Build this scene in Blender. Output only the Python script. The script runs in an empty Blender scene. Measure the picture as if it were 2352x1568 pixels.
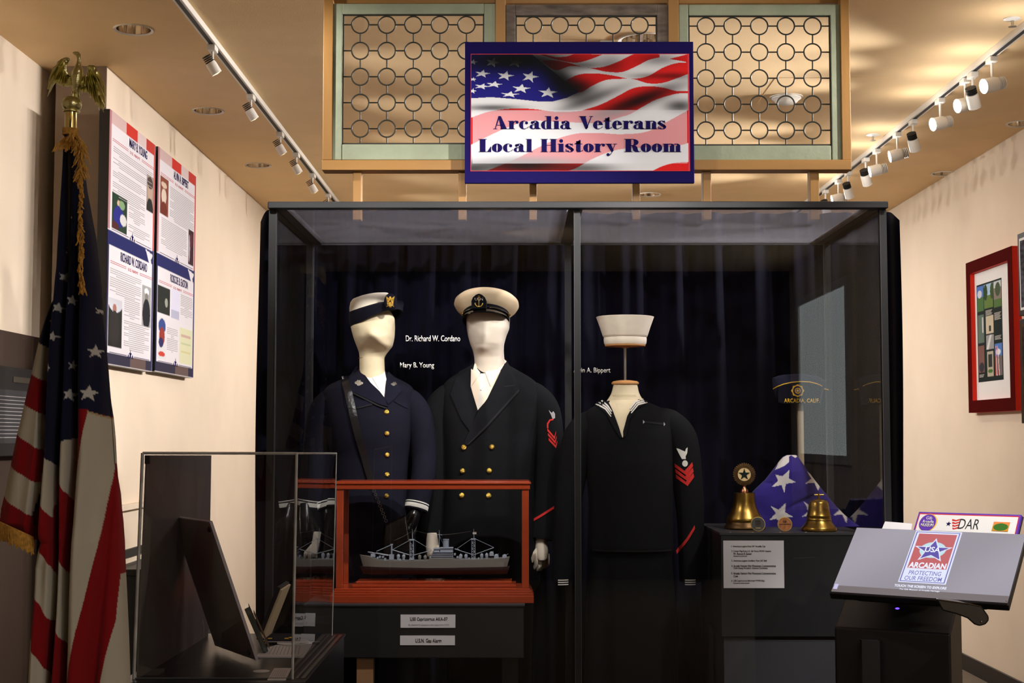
import bpy, bmesh, math, random
import numpy as np
from mathutils import Vector, Matrix
random.seed(7); np.random.seed(7)
SC = bpy.context.scene
COL = SC.collection
PI = math.pi

# ---------------------------------------------------------------- camera
CAMH = 1.5
TH = math.atan(218/3300.0); PS = math.atan(12/3300.0)
FV = Vector((-math.sin(PS)*math.cos(TH), math.cos(PS)*math.cos(TH), math.sin(TH)))
RV = Vector((math.cos(PS), math.sin(PS), 0.0))
UV = RV.cross(FV)
cam = bpy.data.objects.new('camera', bpy.data.cameras.new('camera'))
COL.objects.link(cam)
cam.matrix_world = Matrix(((RV.x, UV.x, -FV.x, 0), (RV.y, UV.y, -FV.y, 0), (RV.z, UV.z, -FV.z, CAMH), (0, 0, 0, 1)))
cam.data.sensor_width = 36.0
cam.data.lens = 3300/2352.0*36.0
cam.data.clip_start = 0.05
SC.camera = cam

# ---------------------------------------------------------------- world / exposure
W = bpy.data.worlds.new('world'); SC.world = W; W.use_nodes = True
W.node_tree.nodes['Background'].inputs[0].default_value = (0.9, 0.7, 0.5, 1)
W.node_tree.nodes['Background'].inputs[1].default_value = 0.02
SC.view_settings.view_transform = 'Standard'
SC.view_settings.look = 'None'
SC.view_settings.gamma = 1.0
SC.view_settings.exposure = 0.92
SC.view_settings.use_curve_mapping = False
SC.cycles.use_denoising = True
SC.cycles.use_adaptive_sampling = False
SC.cycles.max_bounces = 8
SC.cycles.diffuse_bounces = 3
SC.cycles.glossy_bounces = 5
SC.cycles.transparent_max_bounces = 24
SC.cycles.sample_clamp_indirect = 4.0
SC.cycles.caustics_reflective = False
SC.cycles.caustics_refractive = False

HC = 1.75                      # ceiling above the camera
ZC = CAMH + HC
XL, XLO, XR = -1.945, -2.26, 2.89
WARM = (0.97, 0.93, 0.90)

def lin(c):
    c = np.asarray(c, float)/255.0
    return np.where(c <= 0.04045, c/12.92, ((c+0.055)/1.055)**2.4)
def spot(loc, tgt, power, angle=90, blend=1.0, size=0.03, col=WARM, parent=None):
    l = bpy.data.lights.new('spot_lamp', 'SPOT'); l.energy = power; l.spot_size = math.radians(angle)
    l.spot_blend = blend; l.shadow_soft_size = size; l.color = col
    o = bpy.data.objects.new('spot_lamp', l); COL.objects.link(o)
    o.location = loc
    o.rotation_euler = (Vector(tgt)-Vector(loc)).to_track_quat('-Z', 'Y').to_euler()
    if parent is not None:
        o.parent = parent; o.matrix_parent_inverse = Matrix.Translation(parent.location).inverted()
    return o
def area(loc, tgt, power, size, col=WARM):
    l = bpy.data.lights.new('fill_lamp', 'AREA'); l.energy = power; l.size = size; l.color = col; l.shape = 'DISK'
    o = bpy.data.objects.new('fill_lamp', l); COL.objects.link(o); o.location = loc
    o.rotation_euler = (Vector(tgt)-Vector(loc)).to_track_quat('-Z', 'Y').to_euler()
    return o
# added fill lamps, two hidden behind the showcase top (all aim straight down)
for (x, y, p) in ((1.9, -0.1, 22), (1.5, 10.68, 16), (-0.4, 10.68, 24)):
    area((x, y, ZC-0.03), (x, y, 0), p, 0.16)
# added fill spots without fixtures: mannequins, sign, pedestals, kiosk, and wall behind the camera
for (a, b, p, ang) in (((1.25, 3.5, 3.15), (-.52, 5.66, 1.95), 190, 36), ((-.35, 3.6, 3.15), (-.12, 5.70, 1.85), 44, 32), ((-1.1, 3.6, 3.15), (-.56, 5.66, 1.95), 55, 26), ((-.5, -2.0, 3.1), (2.89, -2.6, 1.5), 120, 100), ((.9, 3.4, 3.15), (.42, 5.6, 1.75), 62, 34), ((1.7, 3.9, 3.15), (1.15, 5.5, 1.3), 75, 34),
                       ((.25, 2.9, 3.15), (.25, 5.4, 2.75), 26, 50), ((-.1, 4.2, 3.15), (-.3, 5.3, 1.2), 95, 36), ((1.9, 3.2, 3.15), (1.45, 4.5, 1.25), 200, 26)):
    spot(a, b, p, ang, .9, .03)

# ---------------------------------------------------------------- projection helpers (photo pixel at a real depth)
def ray(x, y):
    return FV + RV*((x-1176)/3300.0) + UV*((784-y)/3300.0)
C0 = Vector((0, 0, CAMH))
def P(x, y, D):
    d = ray(x, y); return C0 + d*(D/d.y)
def PX(x, y, X0):
    d = ray(x, y); return C0 + d*(X0/d.x)
def PZ(x, y, Z0):
    d = ray(x, y); return C0 + d*((Z0-CAMH)/d.z)
def PXZ(x, y, D):
    p = P(x, y, D); return p.x, p.z

# ---------------------------------------------------------------- materials
def mat(name, c, rough=0.6, metal=0.0, noise=0.0, nscale=20, bump=0.0, bscale=60, spec=0.5, emit=None, estr=0, sheen=0.0, coat=0.0, stretch=None):
    m = bpy.data.materials.new(name); m.use_nodes = True
    nt = m.node_tree; b = nt.nodes['Principled BSDF']
    cl = tuple(lin(c))+(1,)
    b.inputs['Base Color'].default_value = cl
    b.inputs['Roughness'].default_value = rough
    b.inputs['Metallic'].default_value = metal
    b.inputs['Specular IOR Level'].default_value = spec
    b.inputs['Coat Weight'].default_value = coat
    if sheen: b.inputs['Sheen Weight'].default_value = sheen
    if emit is not None:
        b.inputs['Emission Color'].default_value = tuple(lin(emit))+(1,)
        b.inputs['Emission Strength'].default_value = estr
    if noise or bump:
        tc = nt.nodes.new('ShaderNodeTexCoord'); mp = nt.nodes.new('ShaderNodeMapping')
        nt.links.new(tc.outputs['Object'], mp.inputs['Vector'])
        if stretch: mp.inputs['Scale'].default_value = stretch
    if noise:
        n = nt.nodes.new('ShaderNodeTexNoise'); n.inputs['Scale'].default_value = nscale; n.inputs['Detail'].default_value = 4
        nt.links.new(mp.outputs[0], n.inputs['Vector'])
        r = nt.nodes.new('ShaderNodeMapRange'); r.inputs['From Min'].default_value = 0.3; r.inputs['From Max'].default_value = 0.7
        r.inputs['To Min'].default_value = 1-noise; r.inputs['To Max'].default_value = 1+noise
        nt.links.new(n.outputs['Fac'], r.inputs['Value'])
        mx = nt.nodes.new('ShaderNodeMix'); mx.data_type = 'RGBA'; mx.blend_type = 'MULTIPLY'; mx.inputs[0].default_value = 1
        mx.inputs[6].default_value = cl; nt.links.new(r.outputs[0], mx.inputs[7])
        nt.links.new(mx.outputs[2], b.inputs['Base Color'])
    if bump:
        n2 = nt.nodes.new('ShaderNodeTexNoise'); n2.inputs['Scale'].default_value = bscale; n2.inputs['Detail'].default_value = 3
        nt.links.new(mp.outputs[0], n2.inputs['Vector'])
        bp = nt.nodes.new('ShaderNodeBump'); bp.inputs['Strength'].default_value = bump; bp.inputs['Distance'].default_value = 0.01
        nt.links.new(n2.outputs['Fac'], bp.inputs['Height']); nt.links.new(bp.outputs[0], b.inputs['Normal'])
    return m
def attr_mat(name, rough=0.6, emit=0.0, sheen=0.0, spec=0.5):
    m = bpy.data.materials.new(name); m.use_nodes = True; nt = m.node_tree; b = nt.nodes['Principled BSDF']
    a = nt.nodes.new('ShaderNodeAttribute'); a.attribute_name = 'Col'
    nt.links.new(a.outputs['Color'], b.inputs['Base Color']); b.inputs['Roughness'].default_value = rough
    b.inputs['Sheen Weight'].default_value = sheen; b.inputs['Specular IOR Level'].default_value = spec
    if emit:
        nt.links.remove(b.inputs['Base Color'].links[0]); b.inputs['Base Color'].default_value = (.02, .02, .022, 1)
        nt.links.new(a.outputs['Color'], b.inputs['Emission Color']); b.inputs['Emission Strength'].default_value = emit
    return m
def glass_mat(name, ior=1.6, tint=(1, 1, 1), haze=0.0, rough=0.0):
    m = bpy.data.materials.new(name); m.use_nodes = True; nt = m.node_tree; nt.nodes.clear()
    o = nt.nodes.new('ShaderNodeOutputMaterial'); t = nt.nodes.new('ShaderNodeBsdfTransparent'); t.inputs[0].default_value = tuple(tint)+(1,)
    g = nt.nodes.new('ShaderNodeBsdfGlossy'); g.inputs['Roughness'].default_value = rough
    f = nt.nodes.new('ShaderNodeFresnel'); f.inputs[0].default_value = ior
    ge = nt.nodes.new('ShaderNodeNewGeometry')
    s = nt.nodes.new('ShaderNodeMath'); s.operation = 'SUBTRACT'; s.inputs[0].default_value = 1; nt.links.new(ge.outputs['Backfacing'], s.inputs[1])
    mu = nt.nodes.new('ShaderNodeMath'); mu.operation = 'MULTIPLY'; nt.links.new(f.outputs[0], mu.inputs[0]); nt.links.new(s.outputs[0], mu.inputs[1])
    mx = nt.nodes.new('ShaderNodeMixShader'); nt.links.new(mu.outputs[0], mx.inputs[0]); nt.links.new(t.outputs[0], mx.inputs[1]); nt.links.new(g.outputs[0], mx.inputs[2])
    last = mx
    if haze:
        d = nt.nodes.new('ShaderNodeBsdfDiffuse'); d.inputs[0].default_value = (0.6, 0.6, 0.65, 1)
        tl = nt.nodes.new('ShaderNodeBsdfTranslucent'); tl.inputs[0].default_value = (0.6, 0.6, 0.68, 1)
        ad = nt.nodes.new('ShaderNodeMixShader'); ad.inputs[0].default_value = 0.5
        nt.links.new(d.outputs[0], ad.inputs[1]); nt.links.new(tl.outputs[0], ad.inputs[2])
        m2 = nt.nodes.new('ShaderNodeMixShader'); m2.inputs[0].default_value = haze
        nt.links.new(last.outputs[0], m2.inputs[1]); nt.links.new(ad.outputs[0], m2.inputs[2]); last = m2
    nt.links.new(last.outputs[0], o.inputs[0])
    return m
M = dict(
    wall=mat('cream_wall_paint', (224, 206, 184), .8, noise=.03, nscale=3, bump=.05, bscale=200),
    wall_end=mat('shaded_wall_end', (134, 116, 98), .8, noise=.03),
    wall_dark=mat('brown_wall_and_shade', (52, 33, 18), .8, noise=.05, nscale=5),
    ceil=mat('tan_ceiling_paint', (244, 211, 162), .9, noise=.03, nscale=4, bump=.08, bscale=150),
    floor=mat('brown_carpet', (112, 100, 86), .95, noise=.15, nscale=60, bump=.3),
    black=mat('black_laminate', (24, 24, 26), .45, noise=.1, nscale=8),
    blackm=mat('black_metal', (20, 20, 22), .35, metal=.0),
    dgrey=mat('dark_grey_laminate', (50, 50, 54), .5),
    sidep=mat('dark_grey_side_panel', (88, 82, 80), .3, noise=.03),
    glass=glass_mat('showcase_glass', 1.55),
    acryl=glass_mat('acrylic_sheet', 1.6),
    edge=mat('acrylic_edge', (196, 198, 196), .3, noise=.25, nscale=25),
    gledge=mat('glass_edge', (92, 94, 98), .3),
    frost=glass_mat('dusty_top_panel', 1.4, (.85, .85, .9), haze=.14),
    old_glass=glass_mat('old_window_glass', 1.25),
    drape=mat('navy_velvet_drape', (12, 12, 26), .95, noise=.15, nscale=12, sheen=.02, spec=.1),
    pine=mat('honey_pine', (150, 108, 52), .5, noise=.16, nscale=6, stretch=(1, 1, .15), bump=.05),
    pineh=mat('honey_pine_horizontal', (150, 108, 52), .5, noise=.16, nscale=6, stretch=(.15, 1, 1), bump=.05),
    mint=mat('pale_mint_paint', (140, 147, 122), .7, noise=.10, nscale=10, bump=.15, bscale=40),
    worn=mat('weathered_grey_paint', (100, 88, 76), .85, noise=.5, nscale=35, stretch=(.3, 1, 1), bump=.5, bscale=50),
    lead=mat('dark_lead_came', (40, 38, 28), .5, metal=.3),
    white=mat('white_enamel', (230, 226, 218), .35),
    slot=mat('track_slot', (30, 28, 26), .6),
    chrome=mat('chrome_reflector', (225, 215, 200), .12, metal=1.0),
    lamp=mat('lit_lamp_face', (255, 240, 215), .5, emit=(255, 232, 196), estr=14),
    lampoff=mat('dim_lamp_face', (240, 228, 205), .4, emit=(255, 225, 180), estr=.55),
    bulb=mat('warm_bulb', (240, 228, 205), .4, emit=(255, 225, 180), estr=2.2),
    gold=mat('polished_gold', (226, 220, 160), .3, metal=1.0, bump=.3, bscale=90, noise=.12),
    brass=mat('aged_brass', (150, 120, 58), .3, metal=1.0, noise=.3, nscale=22),
    brassd=mat('dark_bronze', (96, 72, 44), .42, metal=.9, noise=.3, nscale=60),
    button=mat('gilt_button', (214, 176, 84), .25, metal=1.0, bump=.6, bscale=260),
    fringe=mat('gold_fringe', (220, 166, 76), .7, noise=.3, nscale=120),
    linen=mat('ivory_linen', (224, 208, 172), .8, noise=.04, nscale=30, bump=.06, bscale=400),
    linen2=mat('pale_ivory_linen', (208, 196, 178), .8, noise=.04, nscale=30, bump=.06, bscale=400),
    shirt=mat('white_shirt', (236, 232, 226), .7),
    shirt2=mat('cream_shirt', (232, 212, 188), .7),
    navy=mat('navy_wool', (16, 16, 28), .9, noise=.12, nscale=90, spec=.15),
    blackw=mat('black_wool', (14, 15, 18), .9, noise=.12, nscale=90, spec=.15),
    lapel=mat('navy_lapel', (19, 19, 33), .9, noise=.1, nscale=90, spec=.15),
    lapelb=mat('black_lapel', (17, 18, 22), .9, noise=.1, nscale=90, spec=.15),
    seam=mat('dark_seam_thread', (8, 8, 12), .9),  # near-black lines along lapels, pockets and hem
    leather=mat('black_leather', (22, 22, 24), .22, bump=.15, bscale=120, coat=.4),
    hatw=mat('white_hat_cloth', (240, 232, 212), .8),
    hatc=mat('khaki_cap_cloth', (226, 202, 160), .75),
    sailor=mat('white_duck_cotton', (234, 222, 200), .8, noise=.05, nscale=30),
    patent=mat('patent_visor', (14, 14, 16), .12, coat=1.0),
    silver=mat('silver_badge', (210, 208, 200), .25, metal=1.0, bump=.5, bscale=300),
    red=mat('red_felt', (196, 32, 26), .8),
    wht=mat('white_thread', (220, 216, 206), .8),
    yel=mat('yellow_thread', (236, 186, 50), .7),
    blk=mat('black_print', (18, 16, 20), .7),
    navyp=mat('navy_print', (22, 14, 72), .85, spec=.08),
    redp=mat('red_print', (190, 40, 52), .6),
    greyp=mat('grey_print', (160, 156, 157), .7),
    paper=mat('white_card', (214, 210, 212), .7),
    mahog=mat('cherry_wood', (158, 62, 32), .22, noise=.18, nscale=8, stretch=(.2, 1, 1), coat=.5),
    hull=mat('grey_ship_paint', (120, 118, 112), .5), hull2=mat('pale_grey_ship_paint', (150, 158, 172), .45),
    keel=mat('dark_antifouling_red', (42, 22, 22), .6),
    poster=attr_mat('printed_poster', .75, spec=.15), cloth=attr_mat('flag_cloth', .85, sheen=.1, spec=.2),
    screen=attr_mat('lit_screen', .25, emit=.58),
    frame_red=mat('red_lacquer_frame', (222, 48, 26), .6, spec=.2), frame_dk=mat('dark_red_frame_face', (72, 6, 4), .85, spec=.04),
    matb=mat('white_mat_board', (226, 224, 222), .8),
    pole=mat('dark_pole', (40, 28, 18), .4), dowel=mat('pale_wood_dowel', (186, 168, 140), .5), woodcap=mat('turned_wood', (206, 150, 92), .4),
    tan=mat('tan_wood', (150, 112, 76), .6), led=mat('red_led', (255, 40, 60), .4, emit=(255, 30, 60), estr=5),
    bled=mat('blue_led', (60, 40, 255), .4, emit=(50, 30, 255), estr=6),
    coin=mat('bronze_coin', (130, 84, 52), .35, metal=.9, noise=.3, nscale=90), coind=mat('dark_enamel_coin', (26, 30, 26), .35, noise=.4, nscale=200),
    rim=mat('coin_rim', (170, 150, 90), .3, metal=1.0), star=mat('emblem_cream', (226, 196, 140), .4),
    plum=mat('grey_foam_board', (176, 160, 163), .6, noise=.03), plumed=mat('foam_board_edge', (190, 182, 192), .6),
    window=mat('daylight_pane', (200, 220, 225), .5, emit=(205, 212, 210), estr=2.0),
    purple=mat('purple_border', (92, 50, 170), .6), green=mat('dark_green_glass', (26, 40, 36), .1, coat=.5),
    steel=mat('brushed_steel', (170, 168, 160), .3, metal=1.0),
)

# ---------------------------------------------------------------- mesh builder
class MB:
    def __init__(s): s.v = []; s.f = []; s.m = []; s.mats = []
    def mi(s, m):
        if m not in s.mats: s.mats.append(m)
        return s.mats.index(m)
    def add(s, vs, fs, m=None):
        b = len(s.v); s.v += [tuple(v) for v in vs]; k = s.mi(m) if m else 0
        s.f += [tuple(b+i for i in f) for f in fs]; s.m += [k]*len(fs)
    def box(s, a, b, m=None):
        x0, x1 = sorted((a[0], b[0])); y0, y1 = sorted((a[1], b[1])); z0, z1 = sorted((a[2], b[2]))
        s.add([(x0, y0, z0), (x1, y0, z0), (x1, y1, z0), (x0, y1, z0), (x0, y0, z1), (x1, y0, z1), (x1, y1, z1), (x0, y1, z1)],
              [(0, 3, 2, 1), (4, 5, 6, 7), (0, 1, 5, 4), (1, 2, 6, 5), (2, 3, 7, 6), (3, 0, 4, 7)], m)
        return s
    def hexa(s, c, m=None):   # 8 corners: bottom 4 then top 4, counter-clockwise from above
        s.add(c, [(0, 3, 2, 1), (4, 5, 6, 7), (0, 1, 5, 4), (1, 2, 6, 5), (2, 3, 7, 6), (3, 0, 4, 7)], m); return s
    def slab(s, o, R, U, T, m=None):
        o, R, U, T = map(Vector, (o, R, U, T))
        if R.cross(U).dot(T) > 0: pts = [o, o+R, o+R+U, o+U]
        else: pts = [o+R, o, o+U, o+R+U]
        s.add(pts+[p+T for p in pts], [(0, 3, 2, 1), (4, 5, 6, 7), (0, 1, 5, 4), (1, 2, 6, 5), (2, 3, 7, 6), (3, 0, 4, 7)], m); return s
    def tube(s, pts, rad, n=10, m=None, flat=None, cap=True):
        pts = [Vector(p) for p in pts]; k = len(pts)
        if not hasattr(rad, '__len__'): rad = [rad]*k
        vs = []; prev = None
        for i in range(k):
            t = (pts[min(i+1, k-1)]-pts[max(i-1, 0)]).normalized()
            if prev is None:
                a = Vector((1, 0, 0)) if abs(t.x) < .9 else Vector((0, 1, 0))
                nrm = (a - t*a.dot(t)).normalized()
            else:
                nrm = (prev - t*prev.dot(t)).normalized()
            prev = nrm; bi = t.cross(nrm)
            r = rad[i]; rx, ry = (r if hasattr(r, '__len__') else (r, r))
            for j in range(n):
                a = 2*PI*j/n; vs.append(pts[i]+nrm*(rx*math.cos(a))+bi*(ry*math.sin(a)))
        fs = [(i*n+j, i*n+(j+1) % n, (i+1)*n+(j+1) % n, (i+1)*n+j) for i in range(k-1) for j in range(n)]
        if cap: fs += [tuple(reversed(range(n))), tuple((k-1)*n+j for j in range(n))]
        s.add(vs, fs, m); return s
    def lathe(s, prof, c, n=32, m=None, axis=(0, 0, 1), sx=1, sy=1, cap=True):
        c = Vector(c); q = Vector(axis).normalized().to_track_quat('Z', 'Y') if tuple(axis) != (0, 0, 1) else None
        vs = []
        for (r, z) in prof:
            for j in range(n):
                a = 2*PI*j/n; v = Vector((max(r, 1e-5)*math.cos(a)*sx, max(r, 1e-5)*math.sin(a)*sy, z))
                if q: v = q @ v
                vs.append(c+v)
        k = len(prof)
        fs = [(i*n+j, i*n+(j+1) % n, (i+1)*n+(j+1) % n, (i+1)*n+j) for i in range(k-1) for j in range(n)]
        if cap: fs += [tuple(reversed(range(n))), tuple((k-1)*n+j for j in range(n))]
        s.add(vs, fs, m); return s
    def ball(s, c, r, m=None, n=16, k=10):
        r = r if hasattr(r, '__len__') else (r, r, r)
        c = Vector(c); vs = []; 
        for i in range(k+1):
            p = -PI/2+PI*i/k
            for j in range(n):
                a = 2*PI*j/n; vs.append((c.x+r[0]*max(math.cos(p), 1e-4)*math.cos(a), c.y+r[1]*max(math.cos(p), 1e-4)*math.sin(a), c.z+r[2]*math.sin(p)))
        fs = [(i*n+j, i*n+(j+1) % n, (i+1)*n+(j+1) % n, (i+1)*n+j) for i in range(k) for j in range(n)]
        s.add(vs, fs, m); return s
    def prism(s, poly, T, m=None):    # planar polygon (3d points) extruded by T
        T = Vector(T); p = [Vector(q) for q in poly]; n = len(p)
        nn = Vector((0, 0, 0))
        for i in range(n): nn += p[i].cross(p[(i+1) % n])
        if nn.dot(T) > 0: p.reverse()
        s.add(p+[q+T for q in p], [tuple(range(n)), tuple(reversed(range(n, 2*n)))]+[(i, i+n, (i+1) % n+n, (i+1) % n) for i in range(n)], m); return s
    def build(s, name, m=None, parent=None, smooth=False, bevel=0.0, subdiv=0, angle=40, origin=None):
        me = bpy.data.meshes.new(name); me.from_pydata(s.v, [], s.f)
        if s.mats and s.mats[0] is not None and m is None:
            for q in s.mats: me.materials.append(q)
            me.polygons.foreach_set('material_index', s.m)
        elif m: me.materials.append(m)
        bm = bmesh.new(); bm.from_mesh(me); bmesh.ops.recalc_face_normals(bm, faces=bm.faces); bm.to_mesh(me); bm.free()
        if smooth:
            me.polygons.foreach_set('use_smooth', [True]*len(me.polygons))
            me.set_sharp_from_angle(angle=math.radians(angle))
        o = bpy.data.objects.new(name, me); COL.objects.link(o)
        if bevel:
            b = o.modifiers.new('bevel', 'BEVEL'); b.width = bevel; b.segments = 2; b.limit_method = 'ANGLE'
        if subdiv:
            b = o.modifiers.new('sub', 'SUBSURF'); b.levels = subdiv; b.render_levels = subdiv
        if origin is None and parent is None and len(s.v):
            a = np.array(s.v); origin = ((a[:, 0].min()+a[:, 0].max())/2, (a[:, 1].min()+a[:, 1].max())/2, a[:, 2].min())
        if origin is not None:
            me.transform(Matrix.Translation(-Vector(origin))); o.location = origin
        if parent is not None: par(o, parent)
        return o
def wmat(o):
    return Matrix.Translation(o.location) if o.parent is None else wmat(o.parent) @ o.matrix_parent_inverse @ Matrix.Translation(o.location)
def par(o, p):
    o.parent = p; o.matrix_parent_inverse = wmat(p).inverted()
def tag(o, label, cat, group=None, kind=None):
    o['label'] = label; o['category'] = cat
    if group: o['group'] = group
    if kind: o['kind'] = kind
    return o
def thing(name, loc, label, cat, group=None):
    o = bpy.data.objects.new(name, None); COL.objects.link(o); o.location = loc; o.empty_display_size = .05
    return tag(o, label, cat, group)
def struct(name, mb, m, **k):
    o = mb.build(name, m, **k); o['kind'] = 'structure'; return o
def pbox(x0, y0, x1, y1, D0, D1, mb=None, m=None):
    """box whose front face covers the pixel rectangle at depth D0"""
    xm, ym = (x0+x1)/2, (y0+y1)/2
    mb = mb or MB(); mb.box((P(x0, ym, D0).x, D0, P(xm, y1, D0).z), (P(x1, ym, D0).x, D1, P(xm, y0, D0).z), m); return mb
def ppoly(pts, D, th, mb=None, m=None):
    mb = mb or MB(); mb.prism([P(x, y, D) for x, y in pts], (0, th, 0), m); return mb
def star_pts(cx, cy, r, rot=0, sx=1, sy=1, inner=.382):
    o = []
    for i in range(10):
        a = rot-PI/2+i*PI/5; q = r if i % 2 == 0 else r*inner
        o.append((cx+q*math.cos(a)*sx, cy+q*math.sin(a)*sy))
    return o
# vector colour painting (object's own print / weave colours)
def pip(poly, X, Y):
    c = np.zeros(X.shape, bool); n = len(poly)
    for i in range(n):
        x0, y0 = poly[i]; x1, y1 = poly[(i+1) % n]
        k = ((y0 > Y) != (y1 > Y)); 
        if y0 != y1: c ^= k & (X < (x1-x0)*(Y-y0)/(y1-y0)+x0)
    return c
def put(rgb, mask, c):
    rgb[mask] = lin(c)
def mesh_grid(name, V, nx, ny, cols, m, parent=None, back=None, smooth=True, origin=None):
    """V (ny*nx,3) front sheet; back = offset vector or second sheet; closed all around"""
    N = nx*ny; B = V+np.asarray(back) if np.asarray(back).ndim == 1 else back
    allv = np.vstack([V, B])
    i, j = np.meshgrid(np.arange(ny-1), np.arange(nx-1), indexing='ij'); a = (i*nx+j).ravel()
    q = np.stack([a, a+1, a+nx+1, a+nx], 1)
    fr = q; bk = q[:, ::-1]+N
    sides = []
    for k in range(nx-1): sides += [(k, k+N, k+1+N, k+1), ((ny-1)*nx+k, (ny-1)*nx+k+1, (ny-1)*nx+k+1+N, (ny-1)*nx+k+N)]
    for k in range(ny-1): sides += [(k*nx, (k+1)*nx, (k+1)*nx+N, k*nx+N), (k*nx+nx-1, k*nx+nx-1+N, (k+1)*nx+nx-1+N, (k+1)*nx+nx-1)]
    F = np.vstack([fr, bk, np.array(sides)])
    me = bpy.data.meshes.new(name)
    me.vertices.add(len(allv)); me.loops.add(F.size); me.polygons.add(len(F))
    if origin is None and parent is None:
        origin = ((allv[:, 0].min()+allv[:, 0].max())/2, (allv[:, 1].min()+allv[:, 1].max())/2, allv[:, 2].min())
    ov = np.array(origin if origin is not None else (0, 0, 0))
    me.vertices.foreach_set('co', (allv-ov).ravel())
    me.loops.foreach_set('vertex_index', F.ravel().astype(np.int32))
    me.polygons.foreach_set('loop_start', (np.arange(len(F))*4).astype(np.int32))
    me.polygons.foreach_set('use_smooth', np.full(len(F), smooth))
    me.update(calc_edges=True)
    ca = me.color_attributes.new('Col', 'FLOAT_COLOR', 'POINT')
    c = np.ones((len(allv), 4)); c[:N, :3] = cols; c[N:, :3] = cols
    ca.data.foreach_set('color', c.ravel())
    me.materials.append(m)
    me.set_sharp_from_angle(angle=math.radians(50))
    o = bpy.data.objects.new(name, me); COL.objects.link(o); o.location = tuple(ov)
    if parent is not None: par(o, parent)
    return o
def picture(name, o, R, U, nu, nv, fn, parent=None, th=.002, m=None):
    """flat printed board: o = top-left corner, R right vector, U = down vector; fn(u,v)->linear rgb"""
    o, R, U = Vector(o), Vector(R), Vector(U)
    u = np.linspace(0, 1, nu); v = np.linspace(0, 1, nv); UU, VV = np.meshgrid(u, v)
    V = np.array(o)[None]+UU.reshape(-1, 1)*np.array(R)[None]+VV.reshape(-1, 1)*np.array(U)[None]
    N = R.cross(U).normalized()
    return mesh_grid(name, V, nu, nv, fn(UU.ravel(), VV.ravel()), m or M['poster'], parent, back=np.array(N)*th, smooth=False)
def text(name, s, o, R, U, m, parent=None, th=.0006, bold=0.0, spacing=1.0):
    """lettering fitted to the rectangle o (lower-left), R (width vector), U (height vector)"""
    cu = bpy.data.curves.new(name, 'FONT'); cu.body = s; cu.extrude = 0; cu.offset = bold; cu.resolution_u = 3; cu.space_character = spacing
    t = bpy.data.objects.new('tmp', cu); COL.objects.link(t)
    dg = bpy.context.evaluated_depsgraph_get(); me = bpy.data.meshes.new_from_object(t.evaluated_get(dg))
    bpy.data.objects.remove(t); bpy.data.curves.remove(cu)
    o, R, U = Vector(o), Vector(R), Vector(U); N = R.cross(U).normalized()
    co = np.empty(len(me.vertices)*3); me.vertices.foreach_get('co', co); co = co.reshape(-1, 3)
    mn = co.min(0); mx = co.max(0); e = (co-mn)/np.maximum(mx-mn, 1e-6)
    w = np.array(o)[None]+e[:, :1]*np.array(R)+e[:, 1:2]*np.array(U)
    me.vertices.foreach_set('co', w.ravel())
    bm = bmesh.new(); bm.from_mesh(me)
    r = bmesh.ops.extrude_face_region(bm, geom=bm.faces[:])
    bmesh.ops.translate(bm, verts=[g for g in r['geom'] if isinstance(g, bmesh.types.BMVert)], vec=N*th)
    bmesh.ops.recalc_face_normals(bm, faces=bm.faces)
    bm.to_mesh(me); bm.free(); me.name = name; me.materials.clear(); me.materials.append(m)
    ob = bpy.data.objects.new(name, me); COL.objects.link(ob)
    if parent is not None: par(ob, parent)
    return ob
def ptext(name, s, x0, y0, x1, y1, D, m, parent=None, **k):
    a = P(x0, y1, D); b = P(x1, y1, D); c = P(x0, y0, D)
    return text(name, s, a, (b.x-a.x, 0, b.z-a.z), (0, 0, c.z-a.z), m, parent, **k)

# ================================================================ THE ROOM
YB, YF = -5.0, 17.0
struct('floor', MB().box((XLO-.1, YB-.1, -.1), (XR+.1, YF+.1, 0)), M['floor'])
# ceiling slab with round openings for the recessed downlights
DL = []
for (x, y) in ((307, 67), (478, 254), (593, 379), (2168, 398), (2347, 283), (1491, 446)):
    p = PZ(x, y, ZC); DL.append((p.x, p.y, .073))
p = PZ(1482, 92, ZC); DL.append((p.x, p.y, .105))
def ceiling_mesh():
    bm = bmesh.new()
    xs = sorted(set([XLO-.1, XR+.1])); 
    # square tile around each opening filled as a ring, the rest as strips (constrained by a sweep of y cuts)
    tiles = [(x-r*1.3, x+r*1.3, y-r*1.3, y+r*1.3, x, y, r) for (x, y, r) in DL]
    ycuts = sorted(set([YB-.1, YF+.1]+[t[2] for t in tiles]+[t[3] for t in tiles]))
    V = []; F = []
    def quad(x0, x1, y0, y1):
        b = len(V); V.extend([(x0, y0, ZC), (x0, y1, ZC), (x1, y1, ZC), (x1, y0, ZC)]); F.append((b, b+1, b+2, b+3))
    for y0, y1 in zip(ycuts[:-1], ycuts[1:]):
        ts = sorted([t for t in tiles if t[2] <= y0+1e-6 and t[3] >= y1-1e-6])
        x = XLO-.1
        for t in ts:
            quad(x, t[0], y0, y1); x = t[1]
        quad(x, XR+.1, y0, y1)
    for (a0, a1, b0, b1, cx, cy, r) in tiles:
        n = 48; b = len(V); ins = []; out = []
        for i in range(n):
            a = 2*PI*i/n; c, s = math.cos(a), math.sin(a); k = (a1-a0)/2/max(abs(c), abs(s))
            V.append((cx+r*c, cy+r*s, ZC)); V.append((cx+k*c, cy+k*s, ZC)); V.append((cx+r*c, cy+r*s, ZC+.02))
        for i in range(n):
            j = (i+1) % n
            F.append((b+3*i, b+3*j, b+3*j+1, b+3*i+1)); F.append((b+3*i, b+3*i+2, b+3*j+2, b+3*j))
    mb = MB(); mb.add(V, F); return mb
struct('ceiling', ceiling_mesh(), M['ceil'])
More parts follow.
